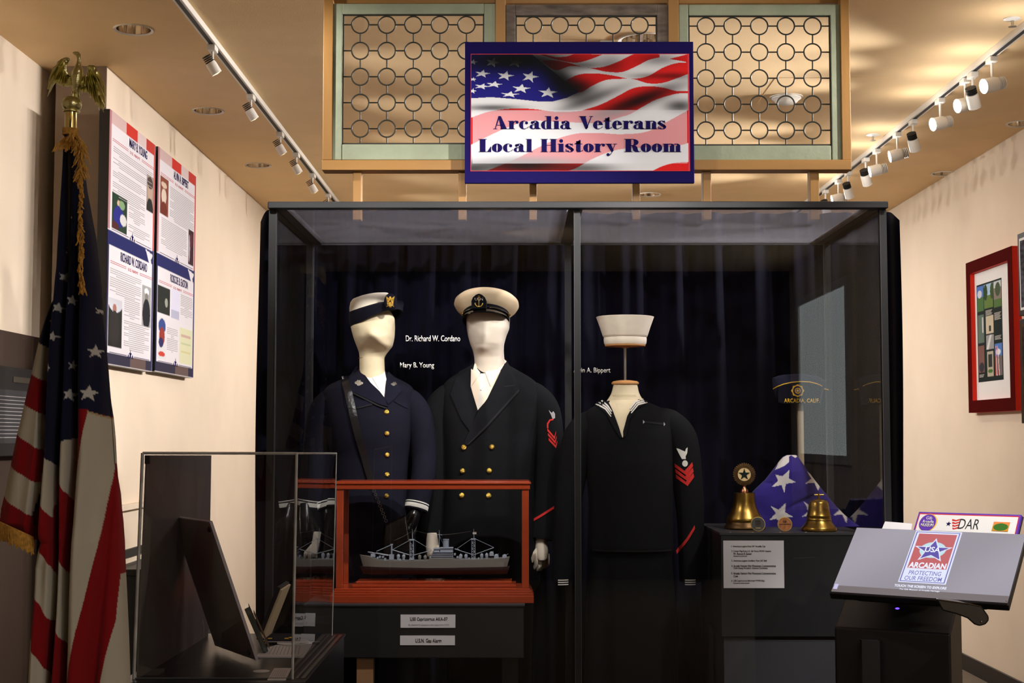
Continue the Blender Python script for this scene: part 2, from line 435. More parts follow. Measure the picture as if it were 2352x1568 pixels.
struct('trim_1', MB().box((XLO-.1, YB-.1, ZC+.19), (XR+.1, YF+.1, ZC+.25)), M['ceil'])   # roof deck above the recesses
PY = 6.70
struct('wall_left', MB().box((XLO, YB, 0), (XLO-.1, YF, ZC+.2)), M['wall'])
struct('wall_left_inner', MB().box((XL, PY+.01, 0), (P(122, 500, PY).x, YF, ZC)), M['wall'])
struct('wall_end_shade', MB().box((XL, PY, 0), (P(122, 500, PY).x, PY+.01, ZC)), M['wall_end'])  # the shade on the wall's end face is put into its colour
struct('wall_right', MB().box((XR, YB, 0), (XR+.1, YF, ZC+.2)), M['wall'])
struct('wall_back', MB().box((XLO-.1, YF, 0), (XR+.1, YF+.1, ZC+.2)), M['wall'])
struct('wall_front', MB().box((XLO-.1, YB, 0), (XR+.1, YB-.1, ZC+.2)), M['wall_dark'])
# daylight side window in the part of the room behind the camera (seen only as a reflection in the showcase)
wf = MB()
for a, b in (((XR-.03, -4.48, 1.25), (XR, -4.40, 2.9)), ((XR-.03, -2.33, 1.25), (XR, -2.25, 2.9)), ((XR-.03, -4.40, 2.82), (XR, -2.33, 2.9)), ((XR-.03, -4.40, 1.25), (XR, -2.33, 1.33))): wf.box(a, b)
w1 = struct('window_1', wf, M['white'])
MB().box((XR-.012, -4.40, 1.33), (XR-.002, -2.33, 2.82)).build('pane', M['window'], w1)
# dark panel as the shadow on the lower outer left wall, with notice case
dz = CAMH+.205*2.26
struct('wall_shade_panel', MB().box((XLO, 3.0, .1), (XLO+.012, 9.5, dz)), M['wall_dark'])
struct('baseboard_left', MB().box((XLO+.012, 3.0, 0), (XLO+.03, 6.64, .1)), M['blackm'])
struct('baseboard_right', MB().box((XR-.015, YB, 0), (XR, YF, .1)), M['blackm'])
t = thing('notice_case', (XLO+.05, 6.0, CAMH-.1), 'dark wall-mounted notice case low on the shadowed wall behind the flag', 'notice case')
def lw(x, y, X0=XLO+.02): return PX(x, y, X0)
a = lw(-60, 850); b = lw(62, 1042)
MB().box((XLO+.012, a.y, CAMH+.30), (XLO+.07, b.y, CAMH-.085)).build('case_body', M['black'], t, bevel=.004)
MB().box((XLO+.07, a.y+.05, CAMH+.20), (XLO+.074, b.y-.1, CAMH-.03)).build('notice_panel', M['dgrey'], t)
tl = MB()
for k in range(12): tl.box((XLO+.074, a.y+.1, CAMH+.17-k*.016), (XLO+.0755, b.y-.16, CAMH+.173-k*.016))
tl.build('printed_lines', M['greyp'], t)
MB().box((XLO+.07, b.y-.1, CAMH+.235), (XLO+.074, b.y-.35, CAMH+.26)).build('case_nameplate', M['steel'], t)
# chair rail on the inner left wall, dark strip for the shadow below
struct('trim_3', MB().box((XL, 6.9, CAMH-.362), (XL+.03, 8.5, CAMH-.335)), M['wall'])
struct('wall_shade_strip', MB().box((XL, 6.72, CAMH-.60), (XL+.014, 8.5, CAMH-.56)), M['slot'])
t = thing('low_cabinet', (XL+.1, 7.7, 0), 'long low black cabinet standing against the left wall below the banners', 'cabinet')
MB().box((XL+.001, 6.9, .08), (XL+.16, 8.5, .84)).build('cabinet_body', M['black'], t, bevel=.004)
MB().box((XL+.001, 6.88, .84), (XL+.18, 8.52, .87)).build('cabinet_top', M['black'], t, bevel=.004)
MB().box((XL+.001, 6.95, 0), (XL+.14, 8.45, .08)).build('plinth', M['blackm'], t)

# ---------------------------------------------------------------- ceiling fittings
nm = ['nearest at the upper left corner', 'second along the left side', 'third and farthest on the left side', 'low down beside the right wall', 'at the right edge', 'just above the showcase top']
for i, (x, y, r) in enumerate(DL):
    if i < 6: t = thing('recessed_downlight', (x, y, ZC), 'round recessed ceiling downlight with bright metal reflector, '+nm[i], 'downlight', 'recessed downlights in the ceiling')
    else: t = thing('recessed_downlight', (x, y, ZC), 'large ribbed chrome ceiling downlight behind the weathered middle window', 'downlight')
    MB().lathe([(r*1.0, -.002), (r*1.15, -.006), (r*1.17, 0), (r*1.0, .002)], (x, y, ZC), 48, cap=False).build('trim_ring', M['white'], t, smooth=True)
    mb = MB(); n = 48; prof = [(r*.995, -.001), (r*.97, .03), (r*.86, .075), (r*.66, .11)]
    vs = []; 
    for (q, z) in prof:
        for j in range(n):
            a = 2*PI*j/n; k = 1-(.03*(j % 2) if i == 6 else .0); vs.append((x+q*k*math.cos(a), y+q*k*math.sin(a), ZC+z))
    mb.add(vs, [(u*n+j, u*n+(j+1) % n, (u+1)*n+(j+1) % n, (u+1)*n+j) for u in range(3) for j in range(n)])
    mb.build('reflector', M['chrome'], t, smooth=(i < 6))
    MB().lathe([(r*.66, .11), (r*.66, .13), (r*.5, .14)], (x, y, ZC), 32).build('lamp_socket', M['slot'], t, smooth=True)
    MB().ball((x, y, ZC+.085), (r*.38, r*.38, .035)).build('bulb', M['bulb'], t, smooth=True)
for (x, y, s) in ((2325, 42, 1), (2005, 309, 1.1)):
    p = PZ(x, y, ZC); t = thing('sprinkler_head', (p.x, p.y, ZC), 'small ceiling sprinkler '+('in the upper right corner' if s == 1 else 'beside the right end of the window frame'), 'sprinkler', 'ceiling sprinklers')
    MB().lathe([(.036*s, 0), (.036*s, -.004), (.014, -.010), (.001, -.011)], (p.x, p.y, ZC), 24).build('cover_plate', M['white'], t, smooth=True)
    MB().tube([(p.x, p.y, ZC-.01), (p.x, p.y, ZC-.035)], .006).lathe([(.001, -.038), (.017, -.037), (.017, -.035), (.001, -.034)], (p.x, p.y, ZC), 16).build('nozzle', M['steel'], t, smooth=True)
p = PZ(1806, 222, ZC); t = thing('smoke_detector', (p.x, p.y, ZC), 'round white smoke detector on the ceiling seen through the right window', 'smoke detector')
MB().lathe([(.075, 0), (.075, -.012), (.062, -.02), (.055, -.03), (.04, -.038), (.001, -.04)], (p.x, p.y, ZC), 40).build('cover', M['white'], t, smooth=True)
MB().lathe([(.085, 0), (.085, -.006), (.001, -.006)], (p.x, p.y, ZC), 40).build('mounting_ring', M['white'], t, smooth=True)
p = PZ(1392, 96, ZC); t = thing('ceiling_sensor', (p.x, p.y, ZC), 'small square white ceiling sensor with a glowing red light, above the sign', 'sensor')
MB().box((p.x-.03, p.y-.03, ZC), (p.x+.03, p.y+.03, ZC-.02)).build('housing', M['white'], t, bevel=.003)
MB().ball((p.x, p.y-.02, ZC-.022), .007).build('indicator_light', M['led'], t, smooth=True)
# access seam of the ceiling hatch right of the windows
a = PZ(2040, 178, ZC)
hm = MB(); hx0, hx1, hy0, hy1 = a.x-.55, a.x, a.y, a.y+.55
struct('trim_5', MB().box((hx0, hy0, ZC-.0015), (hx1, hy1, ZC)), M['ceil'])

def track(X0, y0, y1, name, label):
    t = thing(name, (X0, (y0+y1)/2, ZC), label, 'light track', 'ceiling light tracks')
    MB().box((X0-.02, y0, ZC), (X0+.02, y1, ZC-.028)).build('rail', M['white'], t, bevel=.002)
    MB().box((X0-.009, y0+.02, ZC-.028), (X0+.009, y1-.02, ZC-.0295)).build('slot', M['slot'], t)
    return t
track(-1.345, 1.0, 15.5, 'light_track', 'long white ceiling track with unlit-looking lamps running along the left wall')
track(2.16, 2.0, 15.5, 'light_track', 'long white ceiling track carrying the glowing lamps along the right wall')
def head(x, y, D0, aim, lit, label, power=0, r=.03, L=.085, drop=.10):
    t = thing('track_spotlight', (x, y, ZC-.03), label, 'track light', 'lit track spotlights on the right track' if x > 0 else 'track spotlights on the left track')
    MB().box((x-.018, y-.035, ZC-.03), (x+.018, y+.035, ZC-.055)).build('adapter', M['white'], t, bevel=.003)
    MB().tube([(x, y, ZC-.055), (x, y, ZC-.03-drop+r*.4)], .006, 8).build('stem', M['white'], t, smooth=True)
    c = Vector((x, y, ZC-.03-drop)); d = Vector(aim).normalized()
    if not lit and x < 0: d = Vector((.50, .22, -.84)).normalized()
    MB().lathe([(r*.9, -L/2+.02), (r, -L/2+.03), (r, L/2), (r*.93, L/2), (r*.9, L/2-.006), (.001, L/2-.006)], c, 24, axis=d).build('lamp_body', M['white'], t, smooth=True)
    s = MB()
    for k in range(4): s.lathe([(r*.5, -L/2-.014+k*.009), (r*.86, -L/2-.013+k*.009), (r*.86, -L/2-.010+k*.009), (r*.5, -L/2-.009+k*.009)], c, 20, axis=d)
    s.build('heat_sink', M['white' if lit else 'slot'], t, smooth=True)
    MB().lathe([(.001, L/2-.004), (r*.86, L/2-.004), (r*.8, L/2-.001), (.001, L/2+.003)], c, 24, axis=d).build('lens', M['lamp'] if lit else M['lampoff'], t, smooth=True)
    if power:
        q = c+d*(L/2+.02); d = Vector(aim).normalized(); spot(q, q+d*3, power*1.15, 70, 1.0, .03, parent=t)
        if lit:
            l = bpy.data.lights.new('lamp_spill', 'POINT'); l.energy = 0.9; l.shadow_soft_size = .03; l.color = WARM; o = bpy.data.objects.new('lamp_spill', l); COL.objects.link(o); o.location = q+d*.03; o.parent = t; o.matrix_parent_inverse = Matrix.Translation(t.location).inverted()
    return t
LT = [(477, 105), (568, 225), (637, 320), (675, 372), (713, 408), (750, 452)]
ords = ['nearest', 'second', 'third', 'fourth', 'fifth', 'farthest']
for i, (x, y) in enumerate(LT):
    D = 1.345*3300/(1188-x); head(-1.345, D, 0, (.86, .42, -.25), False, f'small white track spotlight hanging from the left track, {ords[i]} of the row', power=(52 if i < 3 else 34), r=.024, L=.075, drop=.09)
for D in (3.9, 5.1): head(-1.345, D, 0, (.80, .60, -.36), False, 'small white track spotlight on the left track above the flag, outside the picture', power=34, r=.024, L=.075, drop=.09)
RT = [(2293, 1, 'nearest lit one at the upper right'), (2248, 0, 'unlit one between the two nearest glowing lamps'), (2230, 1, 'second glowing one from the near end'), (2171, 1, 'third glowing one, hanging low alone'), (2108, 0, 'unlit one with dark fins, fourth along'),
      (2070, 1, 'glowing one just past the dark-finned lamp'), (2022, 1, 'large glowing one left of the pale lamp'), (1996, 0, 'pale unlit one beside the window frame corner'), (1955, 0, 'unlit one with fins below the window frame'), (1932, 1, 'farthest glowing one above the showcase'), (1902, 0, 'last unlit one at the far end of the row')]
for i, (x, lit, lb) in enumerate(RT):
    D = 2.16*3300/(x-1188)
    head(2.16, D, 0, (-.86, (-.22 if i < 5 else .05), -.20) if lit else (.35, .5, -.8), bool(lit), 'right track spotlight, '+lb, power=(88 if lit else 0), r=.034 if lit else .03, L=.09, drop=.125)
for k, D in enumerate((5.8, 5.1, 4.4)): head(2.16, D, 0, ((-.86, .15, -.34), (-.86, .20, -.34), (-.86, .32, -.28))[k], True, 'glowing spotlight on the right track, outside the picture', power=(84, 56, 28)[k], r=.034, L=.09, drop=.125)

# ================================================================ SALVAGED WINDOWS IN A PINE FRAME
DW = 5.50
t = thing('pine_window_stand', (P(1348, 460, DW).x, DW, CAMH+.83), 'honey pine framework on top of the showcase holding three old windows', 'wooden frame')
for (x0, x1) in ((742, 764), (1138, 1161), (1536, 1560), (1932, 1953)):
    xm = (x0+x1)/2
    pbox(x0, -26, x1, 367, DW-.02, DW+.05).build('post', M['pine'], t, bevel=.002)
pbox(739, 367, 1956, 390, DW-.025, DW+.055).build('bottom_beam', M['pineh'], t, bevel=.002)
pbox(740, -50, 1955, -26, DW-.025, DW+.055).build('top_beam', M['pineh'], t, bevel=.002)
for (a, b) in ((764, 1138), (1161, 1536), (1560, 1932)):
    pbox(a, -26, b, 7, DW+.012, DW+.05).build('cross_rail', M['pineh'], t)
ZT = CAMH+.833
for (x0, x1) in ((811, 830), (1053, 1071), (1216, 1233), (1453, 1470), (1614, 1633), (1860, 1881)):
    a = P(x0, 390, DW); b = P(x1, 390, DW)
    MB().box((a.x, DW, a.z), (b.x, DW+.05, ZT+.001)).build('leg', M['pine'], t, bevel=.002)
def sash(xo0, xo1, yo0, yo1, xi0, xi1, yi0, yi1, cx0, cdx, cy0, cdy, paint, label):
    t = thing('leaded_window', (P((xo0+xo1)/2, 300, DW).x, DW-.01, P(1000, yo1, DW).z), label, 'window sash', 'salvaged leaded windows')
    d0, d1 = DW-.012, DW+.012
    for (a, b, c, d, n) in ((xo0, yo0, xi0, yo1, 'stile'), (xi1, yo0, xo1, yo1, 'stile'), (xi0, yo0, xi1, yi0, 'top_rail'), (xi0, yi1, xi1, yo1, 'bottom_rail')):
        pbox(a, b, c, d, d0, d1).build(n, paint, t, bevel=.003)
    mb = MB()
    for (a, b, c, d) in ((xi0-1, yi0-1, xi0+3, yi1), (xi1-3, yi0, xi1+1, yi1), (xi0, yi0-1, xi1, yi0+3), (xi0, yi1-3, xi1, yi1+1)): pbox(a, b, c, d, DW-.006, DW+.004, mb)
    px = DW/3300.0; R = 20.0
    for r in range(5):
        for c in range(5):
            p = P(cx0+c*cdx, cy0+r*cdy, DW); pts = []
            ring = [(R*px-.0030, 0), (R*px-.0012, -.003), (R*px+.0018, -.003), (R*px+.003, 0), (R*px+.0018, .003), (R*px-.0012, .003)]
            n = 36; vs = []
            for j in range(n):
                a = 2*PI*j/n
                for (q, w) in ring: vs.append((p.x+q*math.cos(a), DW+w, p.z+q*math.sin(a)))
            mb.add(vs, [(j*6+k, j*6+(k+1) % 6, ((j+1) % n)*6+(k+1) % 6, ((j+1) % n)*6+k) for j in range(n) for k in range(6)])
            xa = cx0+c*cdx; ya = cy0+r*cdy
            x2 = xa+cdx-R if c < 4 else xi1
            mb.tube([P(xa+R, ya, DW), P(x2, ya, DW)], .0028, 6)
            if c == 0: mb.tube([P(xi0, ya, DW), P(xa-R, ya, DW)], .0028, 6)
            y2 = ya+cdy-R if r < 4 else yi1
            mb.tube([P(xa, ya+R, DW), P(xa, y2, DW)], .0028, 6)
    mb.build('leading', M['lead'], t, smooth=True)
    pbox(xi0-2, yi0-2, xi1+2, yi1+2, DW-.001, DW+.001).build('glass_pane', M['old_glass'], t)
sash(764, 1138, 8, 367, 786, 1112, 32, 331, 827.5, 61, 57, 59.6, M['mint'], 'old mint green window with circular leading, left of the sign')
sash(1161, 1536, 10, 367, 1184, 1510, 35, 333, 1225, 61, 58, 59.6, M['worn'], 'weathered grey peeling window with circular leading, behind the sign')
sash(1560, 1932, 10, 368, 1582, 1909, 35, 334, 1621.5, 61.2, 60, 59.8, M['mint'], 'old mint green window with circular leading, right of the sign')

# ================================================================ SIGN
DS = 5.40
t = thing('welcome_sign', (P(1331, 420, DS).x, DS, P(1331, 420, DS).z), 'framed sign with a waving flag print and navy serif lettering, fixed above the showcase', 'sign')
s0 = P(1068, 96, DS); s1 = P(1595, 420, DS)
MB().box((s0.x, DS, s1.z), (s1.x, DS+.02, s0.z)).build('board', M['navyp'], t, bevel=.002)
pbox(1081, 123.5, 1584, 393, DS-.0015, DS+.001).build('red_border_line', mat('thin_red_line', (190, 30, 50), .6), t)
for xb in (1150, 1510): pbox(xb-8, 120, xb+8, 380, DS+.02, DW-.02).build('mounting_batten', M['pine'], t)
def flagprint(u, v):
    # coordinates of the detail crop (4.2x): inner picture spans x 137..2232, y 192..1308
    X = 137+u*2095; Y = 192+v*1116
    rgb = np.tile(lin((206, 204, 204)), (len(u), 1))
    # red bands: (upper curve points, lower curve points)
    bands = [
        ([(700, 190), (820, 190), (1000, 245), (1200, 270), (1400, 190)], [(700, 190), (820, 195), (1000, 262), (1200, 272), (1400, 192)]),
    ]
    def band(up, lo, c=(200, 26, 24)):
        ux, uy = zip(*up); lx, ly = zip(*lo)
        xu = np.linspace(min(ux), max(ux), 2)
        a = smooth(X, ux, uy); b = smooth(X, lx, ly)
        m = (X >= max(min(ux), min(lx))) & (X <= min(max(ux), max(lx))) & (Y >= a) & (Y <= b)
        put(rgb, m, c)
    def smooth(x, px, py):
        px = np.array(px, float); py = np.array(py, float); n = len(px)
        d = np.gradient(py, px); i = np.clip(np.searchsorted(px, x)-1, 0, n-2)
        h = px[i+1]-px[i]; t_ = np.clip((x-px[i])/h, 0, 1)
        return (2*t_**3-3*t_**2+1)*py[i]+(t_**3-2*t_**2+t_)*h*d[i]+(-2*t_**3+3*t_**2)*py[i+1]+(t_**3-t_**2)*h*d[i+1]
    band([(800, 190), (1100, 190), (1300, 192), (1500, 192)], [(800, 192), (1000, 252), (1180, 270), (1290, 240), (1420, 190)])
    put(rgb, pip([(830, 190), (1130, 190), (1050, 215), (960, 220)], X, Y), (200, 198, 198))
    band([(820, 255), (920, 248), (1060, 268), (1250, 318), (1400, 315), (1560, 262), (1700, 195), (1960, 192)], [(820, 260), (940, 342), (1100, 306), (1250, 318), (1450, 360), (1600, 362), (1750, 300), (1850, 250), (1960, 222)])
    band([(2060, 235), (2140, 215), (2232, 190)], [(2060, 238), (2140, 252), (2232, 270)])
    band([(1040, 450), (1150, 395), (1330, 375), (1500, 395), (1700, 428), (1850, 400), (1990, 322), (2120, 278), (2232, 270)], [(1040, 455), (1180, 560), (1300, 500), (1440, 440), (1560, 430), (1700, 430), (1850, 472), (1980, 470), (2110, 430), (2232, 384)])
    band([(1210, 732), (1400, 670), (1560, 590), (1700, 520), (1850, 500), (2000, 515), (2120, 545), (2232, 545)], [(1210, 735), (1480, 790), (1640, 780), (1790, 700), (1900, 640), (2050, 590), (2140, 570), (2232, 568)])
    band([(137, 800), (300, 745), (560, 712), (760, 720), (950, 745), (1180, 738), (1400, 700), (1600, 690)], [(137, 1060), (300, 980), (450, 910), (680, 835), (900, 835), (1200, 850), (1400, 850), (1600, 790)])
    band([(290, 1308), (560, 1200), (800, 1080), (980, 1000), (1150, 955), (1350, 948), (1600, 960), (1850, 930), (2050, 830), (2232, 730)], [(290, 1320), (900, 1320), (1110, 1300), (1300, 1200), (1500, 1120), (1750, 1090), (1950, 1085), (2110, 1075), (2180, 1060), (2232, 1045)])
    band([(1880, 1312), (1990, 1262), (2100, 1235), (2232, 1225)], [(1880, 1320), (1990, 1320), (2100, 1320), (2232, 1320)])
    can = pip([(137, 180), (710, 180), (1180, 555), (1060, 612), (930, 645), (780, 645), (560, 622), (330, 604), (137, 615)], X, Y)
    put(rgb, can, (26, 22, 110))
    for (cx, cy, r, rt, sy) in ((155, 265, 45, .2, .6), (343, 270, 72, .3, .7), (568, 270, 78, .25, .65), (243, 378, 80, .2, .5), (466, 398, 88, .25, .55), (705, 408, 88, .3, .65), (155, 432, 40, .2, .5), (360, 482, 88, .15, .38), (240, 500, 85, .3, .35), (620, 522, 96, .15, .48), (880, 562, 98, .1, .55), (510, 578, 98, .15, .32), (150, 545, 45, .2, .6)):
        put(rgb, pip(star_pts(cx, cy, r, rt, 1, sy), X, Y) & can, (214, 214, 216))
    # printed shading of the waving cloth in the artwork
    sh = np.ones(len(u))
    def dark(cx, cy, rx, ry, k, ang=0):
        c, s = math.cos(ang), math.sin(ang); dx = (X-cx)*c+(Y-cy)*s; dy = -(X-cx)*s+(Y-cy)*c
        return 1-k*np.exp(-(dx/rx)**2-(dy/ry)**2)
    for a in ((560, 250, 620, 110, .93), (1000, 430, 260, 120, .85, .7), (1150, 520, 200, 90, .7), (1750, 640, 420, 70, .8, -.35), (1300, 620, 350, 50, .45, -.35), (1500, 300, 120, 90, .3), (1950, 240, 200, 60, .35), (1220, 300, 200, 40, .4), (350, 705, 260, 30, .55), (2150, 690, 140, 60, .6), (650, 1260, 500, 80, .85), (1250, 1290, 300, 50, .5), (150, 1290, 200, 60, .6), (2100, 400, 150, 30, .4), (1850, 400, 200, 30, .3)):
        sh = sh*dark(*a)
    rgb = rgb*(sh**2.3)[:, None]
    pan = (X > 150) & (X < 2220) & (Y > 728) & (Y < 1240)
    rgb[pan] = rgb[pan]*.62+lin((200, 200, 204))*.42
    return rgb
a = P(1082.5, 125, DS-.002); b = P(1581.5, 391.5, DS-.002)
picture('flag_print', a, (b.x-a.x, 0, 0), (0, 0, b.z-a.z), 500, 270, flagprint, t, th=.002)
# fat-face serif lettering built glyph by glyph
def glyph(ch):
    S = []   # polygons in em units (cap height 1, x-height .64)
    def R(x0, y0, x1, y1): S.append([(x0, y0), (x1, y0), (x1, y1), (x0, y1)])
    def E(cx, cy, rx, ry, ix, iy, a0=0, a1=2*PI):   # ring sector
        n = 28
        for k in range(n):
            p, q = a0+(a1-a0)*k/n, a0+(a1-a0)*(k+1)/n
            S.append([(cx+ix*math.cos(p), cy+iy*math.sin(p)), (cx+rx*math.cos(p), cy+ry*math.sin(p)), (cx+rx*math.cos(q), cy+ry*math.sin(q)), (cx+ix*math.cos(q), cy+iy*math.sin(q))])
    def O(cx, cy, r): S.append([(cx+r*math.cos(2*PI*k/16), cy+r*math.sin(2*PI*k/16)) for k in range(16)])
    h = .04; x = .64
    def stem(x0, w, y0, y1, top=True, bot=True, s=.09):
        R(x0, y0, x0+w, y1)
        if bot: R(x0-s, y0, x0+w+s, y0+h)
        if top: R(x0-s, y1-h, x0+.01, y1)
    if ch == 'A':
        S.append([(.38, 1), (.58, 1), (1.04, 0), (.60, 0)]); S.append([(.40, 1), (.48, .93), (.17, 0), (.11, 0)]); R(.26, .28, .7, .32); R(0, 0, .3, h); R(.54, 0, 1.12, h); return S, 1.12
    if ch == 'V':
        S.append([(.06, 1), (.48, 1), (.70, .14), (.56, 0), (.5, 0)]); S.append([(.92, 1), (.98, 1), (.6, 0), (.54, .06)]); R(0, 1-h, .56, 1); R(.8, 1-h, 1.08, 1); return S, 1.04
    if ch == 'L': stem(.1, .42, 0, 1); R(0, 1-h, .62, 1); R(.1, 0, .86, h); S.append([(.94, 0), (.94, .42), (.9, .42), (.66, .04), (.62, 0)]); return S, .97
    if ch == 'H': stem(.08, .38, 0, 1, s=.08); R(0, 1-h, .54, 1); stem(.76, .38, 0, 1, s=.08); R(.68, 1-h, 1.22, 1); R(.38, .5, .8, .54); return S, 1.24
    if ch == 'R':
        stem(.1, .42, 0, 1); R(0, 1-h, .66, 1); E(.64, .745, .42, .255, .07, .215, -PI/2, PI/2); R(.4, .49, .66, .53); S.append([(.52, .5), (.84, .5), (.98, .36), (1.02, .14), (1.1, .04), (1.2, .08), (1.22, .04), (1.1, 0), (.82, 0), (.66, .12), (.6, .4)]); return S, 1.2
    if ch == 'r': stem(.08, .34, 0, x); S.append([(.34, .44), (.46, .6), (.56, .66), (.7, .62), (.68, .57), (.58, .6), (.48, .52), (.36, .34)]); O(.68, .53, .115); return S, .8
    if ch in 'ce':
        E(.38, .32, .37, .335, .06, .29, PI*.42, PI*1.62)
        if ch == 'c': O(.58, .48, .115); S.append([(.52, .62), (.38, .65), (.38, .62), (.52, .58)])
        else: E(.38, .32, .37, .335, .07, .295, 0, PI*.45); R(.24, .32, .75, .36)
        S.append([(.42, .02), (.66, .08), (.75, .2), (.72, .21), (.62, .1), (.42, .045)]); return S, .79
    if ch == 'o': E(.39, .32, .39, .335, .055, .295); return S, .8
    if ch == 'a':
        R(.38, .04, .71, .5); E(.43, .46, .28, .19, .05, .15, 0, PI); O(.2, .5, .11); E(.27, .18, .27, .19, .05, .14, PI*.3, PI*1.75); S.append([(.25, .33), (.42, .38), (.42, .34), (.3, .3)]); S.append([(.66, .1), (.74, 0), (.86, .02), (.86, .06), (.8, .05), (.7, .14)]); R(.48, 0, .76, .1); return S, .86
    if ch == 'd': E(.34, .32, .34, .335, .05, .29, PI*.4, PI*1.6); R(.42, 0, .77, 1); R(.3, 1-h, .5, 1); R(.42, 0, .87, h); return S, .89
    if ch == 'i': stem(.09, .35, 0, x, s=.08); O(.27, .85, .14); return S, .53
    if ch == 'l': stem(.09, .35, 0, 1, s=.08); return S, .53
    if ch == 't': R(.12, .1, .45, .84); S.append([(0, x), (.12, .7), (.36, .92), (.45, .92), (.45, x)]); R(0, x-h, .6, x); S.append([(.12, .14), (.18, 0), (.4, -.01), (.6, .08), (.62, .16), (.59, .17), (.5, .06), (.45, .1)]); return S, .63
    if ch == 'n' or ch == 'm':
        stem(.08, .33, 0, x, s=.07); xo = .40; n = 1 if ch == 'n' else 2
        for k in range(n):
            E(xo+.17, .46, .29, .19, .05, .16, 0, PI*.75); R(xo+.13, 0, xo+.46, .47); R(xo+.07, 0, xo+.53, h); xo += .44
        R(0, 0, .46, h); return S, xo+.1
    if ch == 's':
        E(.32, .47, .30, .185, .09, .15, PI*.1, PI*1.2); E(.36, .17, .30, .185, .09, .15, -PI*.9, PI*.3)
        S.append([(.03, .46), (.15, .32), (.5, .1), (.66, .2), (.54, .34), (.2, .54)]); S.append([(.52, .66), (.56, .66), (.58, .44), (.55, .44)]); S.append([(.05, 0), (.09, 0), (.11, .24), (.06, .24)]); return S, .69
    if ch == 'y':
        S.append([(.06, x), (.40, x), (.62, .12), (.48, -.04)]); S.append([(.70, x), (.76, x), (.46, -.1), (.36, -.24), (.22, -.3), (.22, -.26), (.34, -.2), (.44, -.06)]); R(0, x-h, .5, x); R(.58, x-h, .86, x); O(.2, -.2, .12); return S, .82
    return S, .42
def fatline(name, s, x0, x1, ybase, cap, D, m, parent):
    adv = 0; L = []
    for ch in s:
        if ch == ' ': adv += .56; continue
        S, w = glyph(ch); L.append((adv, S)); adv += w+.02
    adv -= .02; k = (x1-x0)/adv; mb = MB(); last = None
    for (a, S) in L:
        if last is not None and a-last > 1.52: mb.build(name, m, parent); mb = MB()
        last = a
        for poly in S:
            mb.prism([P(x0+(a+px)*k, ybase-py*cap, D) for px, py in poly], (0, .0012, 0))
    mb.build(name, m, parent)
fatline('lettering', 'Arcadia Veterans', 1133, 1531, 296.5, 30, DS-.0035, M['navyp'], t)
fatline('lettering', 'Local History Room', 1099, 1565, 349, 30, DS-.0035, M['navyp'], t)

# ================================================================ GREAT SHOWCASE
F0, F1 = 5.10, 6.02
XA, XB = P(619, 470, F0).x, P(2034, 470, F0).x
zt, zb = ZT, CAMH+(1002-479)/3300*F0
t = thing('display_showcase', ((XA+XB)/2, (F0+F1)/2, 0), 'large black framed glass showcase holding the naval uniforms', 'showcase')
bw = .035
MB().box((XA, F0-.04, zb), (XB, F0, zt)).build('top_front_rail', M['black'], t, bevel=.003)
MB().box((XA, F1, zb), (XB, F1+.03, zt)).build('top_rear_rail', M['black'], t)
XI0, XI1 = P(637, 480, F0).x, P(2018, 480, F0).x
MB().box((XA, F0, zb), (XI0+.035, F1, zt)).build('top_side_rail', M['black'], t)
MB().box((XI1-.035, F0, zb), (XB, F1, zt)).build('top_side_rail', M['black'], t)
mx0, mx1 = P(1319, 700, F0).x, P(1332, 700, F0).x
MB().box((mx0-.02, F0, zb-.0), (mx1+.01, F1, zt)).build('top_middle_rail', M['black'], t)
MB().box((XI0+.03, F0+.001, zb+.004), (mx0-.02, F1, zb+.010)).build('top_panel', M['frost'], t)
MB().box((mx1+.01, F0+.001, zb+.004), (XI1-.03, F1, zb+.010)).build('top_panel', M['frost'], t)
MB().box((XA, F0-.02, 0), (XB, F1+.02, .35)).build('plinth', M['black'], t, bevel=.004)
for (a, b) in ((XA, XI0), (XI1, XB)):
    MB().box((a, F0-.01, .35), (b, F0+.012, zb)).build('corner_post', M['black'], t)
    MB().box((a, F1-.012, .35), (b, F1+.02, zb)).build('corner_post', M['black'], t)
MB().box((mx0, F0-.012, .35), (mx1, F0+.012, zb)).build('door_stile', M['black'], t)
MB().box((mx0-.004, F1-.012, .35), (mx1+.004, F1+.012, zb)).build('rear_stile', M['black'], t)
MB().box((XI0, F0-.003, .352), (mx0, F0+.003, zb)).build('glass_door', M['glass'], t)
MB().box((mx1, F0-.003, .352), (XI1, F0+.003, zb)).build('glass_door', M['glass'], t)
for xx in (mx0-.0012, mx1+.0004, XI0-.001, XI1+.0002): MB().box((xx, F0-.0135, .36), (xx+.0012, F0-.0125, zb-.002)).build('door_edge', M['gledge'], t)
for xx in (XI0-.006, XI1): MB().box((xx, F0+.013, .352), (xx+.006, F1-.013, zb)).build('side_glass', M['glass'], t)
for xx in (XI0+.001, XI1-.004): MB().box((xx, F1-.010, .36), (xx+.003, F1-.007, zb)).build('rear_glass_edge', M['gledge'], t)
MB().box((XI0, F1-.004, zb-.003), (XI1, F1-.001, zb)).build('rear_glass_edge', M['gledge'], t)
DT = F0+.004
v = M['wht']
for (s, a, b, c, d, lb) in (('Dr. Richard W. Cordano', 932, 770, 1057, 784, 1), ('Mary B. Young', 919, 832, 997, 848, 1), ('Alvin A. Bippert', 1317, 844, 1402, 859, 1)):
    ptext('vinyl_lettering', s, a, b, c, d, DT, v, t, bold=.008)
